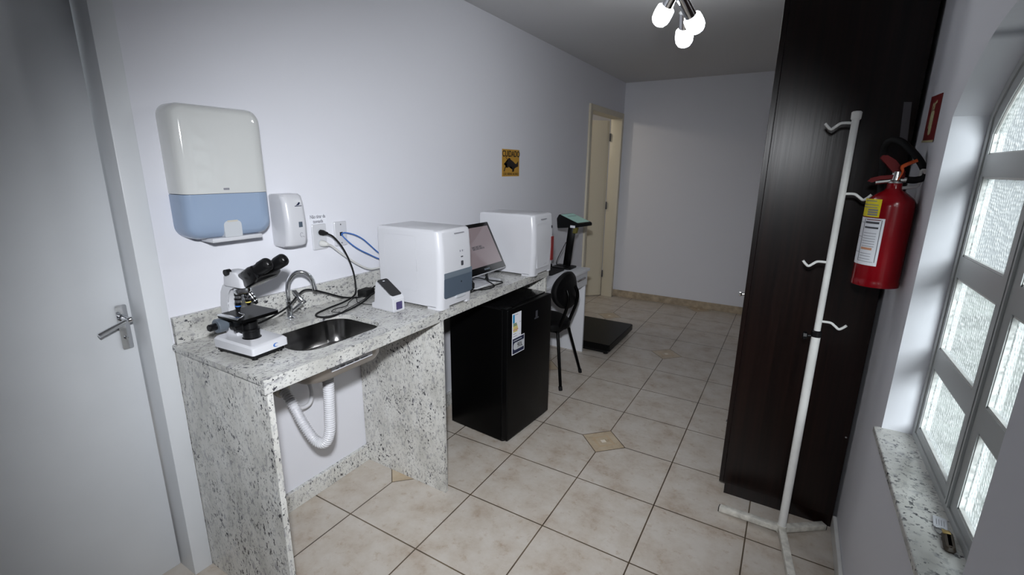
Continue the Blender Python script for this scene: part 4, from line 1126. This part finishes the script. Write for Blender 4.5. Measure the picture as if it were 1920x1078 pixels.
for z, sx, ln in ((1.775, -1, 0.080), (1.522, 1, 0.080), (1.258, -1, 0.078), (1.018, 1, 0.082)):
    x0 = SXp + sx * 0.010
    b = B(); b.tube([(x0, SYp, z + 0.010), (x0 + sx * ln * 0.36, SYp - 0.002, z + 0.010), (x0 + sx * ln * 0.55, SYp - 0.004, z), (x0 + sx * ln * 0.72, SYp - 0.006, z - 0.010), (x0 + sx * ln * 0.86, SYp - 0.008, z - 0.003), (x0 + sx * ln, SYp - 0.010, z + 0.010)], 0.0048, n=10)
    part('hook', b, M_WMET, cs)
for (ex, ey) in ((-0.262, 0.026), (0.172, 0.150), (0.045, -0.262)):
    d = Vector((ex, ey, 0)).normalized(); pz = Vector((-d.y, d.x, 0)); L_ = math.hypot(ex, ey)
    b = B()
    b.obox(Vector((SXp, SYp, 0.022)) + d * 0.006 - pz * 0.015, d * (L_ - 0.006) + Vector((0, 0, -0.018)), pz * 0.030, Vector((0, 0, 0.026)), 0.002)
    lg = part('leg', b, M_CHIP, cs, label='chipped white leg')
    b = B(); b.obox(Vector((SXp, SYp, 0.0025)) + d * L_ - pz * 0.013, d * 0.004, pz * 0.026, Vector((0, 0, 0.024)))
    part('end_plug', b, M_BLK, lg, ang=0)
b = B(); b.cyl((SXp, SYp, 0.018), (SXp, SYp, 0.055), 0.021, n=20)
part('hub', b, M_CHIP, cs)

# ------------------------------------------------------------------ fire extinguisher
EX, EY = 2.188, 0.436
fe = thing('fire_extinguisher', 'red fire extinguisher hanging on the right wall', 'extinguisher', (EX, EY, 1.20))
b = B(); R0 = 0.0705
b.lathe((EX, EY, 1.20), (0, 0, 1), [(0.064, 0.008), (0.066, 0.0), (R0 + 0.001, 0.002), (R0 + 0.001, 0.018), (R0 - 0.0005, 0.022), (R0, 0.03), (R0, 0.285), (R0 - 0.002, 0.298), (R0 - 0.008, 0.309), (0.045, 0.325), (0.026, 0.338), (0.022, 0.345), (0.022, 0.362)], 48)
part('cylinder', b, M_RED, fe)
def wrap(name, a0, a1, z0, z1, m, off, parent, cut=0):
    b = B(); n = 14; rows_ = []
    A = lambda t: (EX + (R0 + off) * math.sin(t), EY - (R0 + off) * math.cos(t))
    A2 = lambda t: (EX + (R0 - 0.001) * math.sin(t), EY - (R0 - 0.001) * math.cos(t))
    for k in range(n):
        t0, t1 = a0 + (a1 - a0) * k / n, a0 + (a1 - a0) * (k + 1) / n
        q = [(*A(t0), z0), (*A(t1), z0), (*A(t1), z1), (*A(t0), z1)]; r = [(*A2(t0), z0), (*A2(t1), z0), (*A2(t1), z1), (*A2(t0), z1)]
        b.loft([r, q])
    bmesh.ops.remove_doubles(b.bm, verts=b.bm.verts, dist=1e-6)
    return part(name, b, m, parent, ang=40)
RA = math.radians
yl = wrap('inspection_label', RA(-98), RA(-28), 1.447, 1.508, M_YEL, 0.0008, fe)
for z, a0, a1 in ((1.500, -80, -40), (1.487, -90, -34), (1.478, -88, -36)): wrap('print', RA(a0), RA(a1), z, z + 0.0025, M_INK, 0.0014, yl)
for k in range(3): wrap('print', RA(-62), RA(-33), 1.452 + 0.008 * k, 1.4575 + 0.008 * k, M_INK, 0.0014, yl)
wl = wrap('instruction_label', RA(-112), RA(-12), 1.278, 1.443, M_PAPER, 0.0008, fe)
for z, a0, a1, h, m_ in ((1.436, -60, -22, 0.002, M_REDSIGN), (1.424, -62, -24, 0.007, M_DGREY), (1.407, -62, -24, 0.006, M_DGREY), (1.390, -62, -26, 0.0015, M_INK), (1.380, -62, -26, 0.0015, M_INK), (1.371, -62, -26, 0.0015, M_INK), (1.362, -62, -26, 0.0015, M_INK), (1.353, -62, -26, 0.0015, M_INK), (1.344, -62, -26, 0.0015, M_INK), (1.332, -62, -30, 0.008, M_SALMON), (1.318, -62, -30, 0.0015, M_INK), (1.309, -62, -30, 0.0015, M_INK), (1.299, -62, -30, 0.0015, M_INK), (1.290, -66, -22, 0.001, M_DGREY), (1.438, -66, -20, 0.001, M_DGREY), (1.425, -100, -66, 0.001, M_DGREY), (1.375, -100, -66, 0.001, M_DGREY), (1.320, -100, -66, 0.001, M_DGREY)):
    wrap('print', RA(a0), RA(a1), z, z + h, m_, 0.0014, wl)
for a in (-67, -19): wrap('print', RA(a), RA(a + 1.2), 1.290, 1.438, M_DGREY, 0.0014, wl)
b = B(); b.lathe((EX, EY, 1.556), (0, 0, 1), [(0.020, 0), (0.022, 0.004), (0.022, 0.012), (0.016, 0.016), (0.013, 0.045)], 20)
b.tube([(EX - 0.055, EY, 1.564), (EX, EY, 1.572), (EX + 0.035, EY, 1.574)], 0.009, n=12, smooth=False)
part('valve', b, M_STEEL, fe)
b = B(); b.prism([(EX - 0.078, EY - 0.011, 1.567), (EX - 0.070, EY - 0.011, 1.578), (EX - 0.045, EY - 0.011, 1.586), (EX + 0.022, EY - 0.011, 1.594), (EX + 0.022, EY - 0.011, 1.580), (EX - 0.045, EY - 0.011, 1.573), (EX - 0.065, EY - 0.011, 1.563)], (0, 0.022, 0))
part('carry_handle', b, M_REDP, fe)
b = B(); b.prism([(EX + 0.018, EY - 0.010, 1.590), (EX + 0.022, EY - 0.010, 1.600), (EX - 0.012, EY - 0.010, 1.640), (EX - 0.036, EY - 0.010, 1.655), (EX - 0.050, EY - 0.010, 1.655), (EX - 0.055, EY - 0.010, 1.645), (EX - 0.040, EY - 0.010, 1.630), (EX - 0.010, EY - 0.010, 1.595), (EX + 0.0, EY - 0.010, 1.588)], (0, 0.020, 0))
part('squeeze_lever', b, M_REDP, fe)
b = B(); b.tube([(EX + 0.045, EY - 0.018, 1.638), (EX + 0.010, EY - 0.018, 1.618), (EX + 0.012, EY - 0.018, 1.600), (EX + 0.004, EY - 0.018, 1.572)], [0.0055, 0.0065, 0.003, 0.0015], n=8)
part('safety_pin', b, M_ORANGE, fe)
b = B(); b.tube([(EX + 0.030, EY, 1.574), (EX + 0.055, EY - 0.002, 1.574), (EX + 0.075, EY, 1.585), (EX + 0.072, EY + 0.012, 1.61), (EX + 0.045, EY + 0.03, 1.655), (EX + 0.005, EY + 0.06, 1.70), (EX - 0.022, EY + 0.085, 1.708), (EX - 0.036, EY + 0.105, 1.685), (EX - 0.030, EY + 0.115, 1.62), (EX - 0.020, EY + 0.105, 1.50), (EX - 0.015, EY + 0.098, 1.40)], 0.0115, n=14, res=8)
part('discharge_hose', b, M_RUB, fe)
b = B(); b.tube([(W, EY, 1.619), (W - 0.010, EY, 1.618), (W - 0.012, EY, 1.599), (W - 0.011, EY, 1.574), (W - 0.020, EY, 1.565), (EX + 0.022, EY, 1.560)], 0.0055, n=10); b.lathe((W, EY, 1.614), (-1, 0, 0), [(0.010, 0), (0.010, 0.003), (0.006, 0.006)], 14)
single('wall_bracket', b, M_WMET, 'bent metal wall bracket carrying the fire extinguisher', 'bracket', (W, EY, 1.55))

fe.location.z += 0.014

es = thing('extinguisher_sign', 'small red sign with a pale extinguisher symbol on the right wall', 'sign', (W, 0.49, 1.716))
b = B(); b.prism([(W, 0.575, 1.722), (W, 0.418, 1.716), (W, 0.425, 1.862), (W, 0.579, 1.868)], (-0.003, 0, 0))
p_ = part('plate', b, M_REDSIGN, es, ang=0)
b = B(); xx = W - 0.003
b.loft([rrect(0.478, 0.516, 1.737, 1.815, 0.012, 4, lambda a, c, x=x: (x, a, c)) for x in (xx, xx - 0.001)])
b.prism([(xx, 0.490, 1.818), (xx, 0.503, 1.818), (xx, 0.503, 1.835), (xx, 0.490, 1.835)], (-0.001, 0, 0)); b.prism([(xx, 0.470, 1.838), (xx, 0.510, 1.830), (xx, 0.512, 1.836), (xx, 0.472, 1.846)], (-0.001, 0, 0)); b.prism([(xx, 0.515, 1.842), (xx, 0.524, 1.838), (xx, 0.530, 1.760), (xx, 0.524, 1.760)], (-0.001, 0, 0))
part('symbol', b, M_PALE, p_, ang=0)
b = B(); b.prism([(xx, 0.582, 1.716), (xx, 0.414, 1.710), (xx, 0.4145, 1.7165), (xx, 0.582, 1.7225)], (-0.0012, 0, 0))
part('border', b, M_PALE, p_, ang=0)

gc.location.x += 0.002; dk.location.x += 0.002

# ------------------------------------------------------------------ keys on the sill
SZ = WZ0 + 0.022
kk = thing('key_holder', 'brown leather key holder lying on the granite window sill', 'key holder', (2.335, -0.315, SZ))
b = B(); L = []
for i, z in ((0.003, SZ + 0.0005), (0.0, SZ + 0.006), (0.004, SZ + 0.014), (0.010, SZ + 0.016)):
    L.append([Vector((2.322 + q.x * 0.85 + q.y * 0.12, -0.332 + q.y, z)) for q in rrect(-0.014 + i, 0.014 - i, -0.036 + i, 0.036 - i, 0.008, 4)])
b.loft(L); part('pouch', b, M_LEATHER, kk)
b = B(); b.box(2.313, 2.329, -0.314, -0.300, SZ + 0.014, SZ + 0.0175, 0.001)
part('clasp', b, M_BRASS, kk)
b = B(); b.tube([(2.316 + 0.012 * math.cos(t), -0.290 + 0.010 * math.sin(t), SZ + 0.004 + 0.003 * math.sin(t)) for t in [k * 2 * PI / 14 for k in range(15)]], 0.0011, n=6, res=2)
part('ring', b, M_CHROME, kk)
kt = thing('key_tag', 'white plastic key tag lying on the granite window sill', 'tag', (2.322, -0.254, SZ))
A = lambda u, v, z: Vector((2.322 + 0.94 * u + 0.15 * v, -0.254 - 0.2 * u + 0.95 * v, z))
b = B(); b.loft([[A(q.x, q.y, z) for q in rrect(-0.014, 0.014, -0.026, 0.026, 0.004, 3)] for z in (SZ + 0.0005, SZ + 0.0045)])
tg = part('card', b, M_PAPER, kt)
b = B()
for k in range(4): b.prism([A(-0.008 + 0.005 * k, v, SZ + 0.0045) for v in (-0.014, 0.012)] + [A(-0.007 + 0.005 * k, v, SZ + 0.0045) for v in (0.012, -0.014)], (0, 0, 0.0004))
part('print', b, M_INK, tg, ang=0)
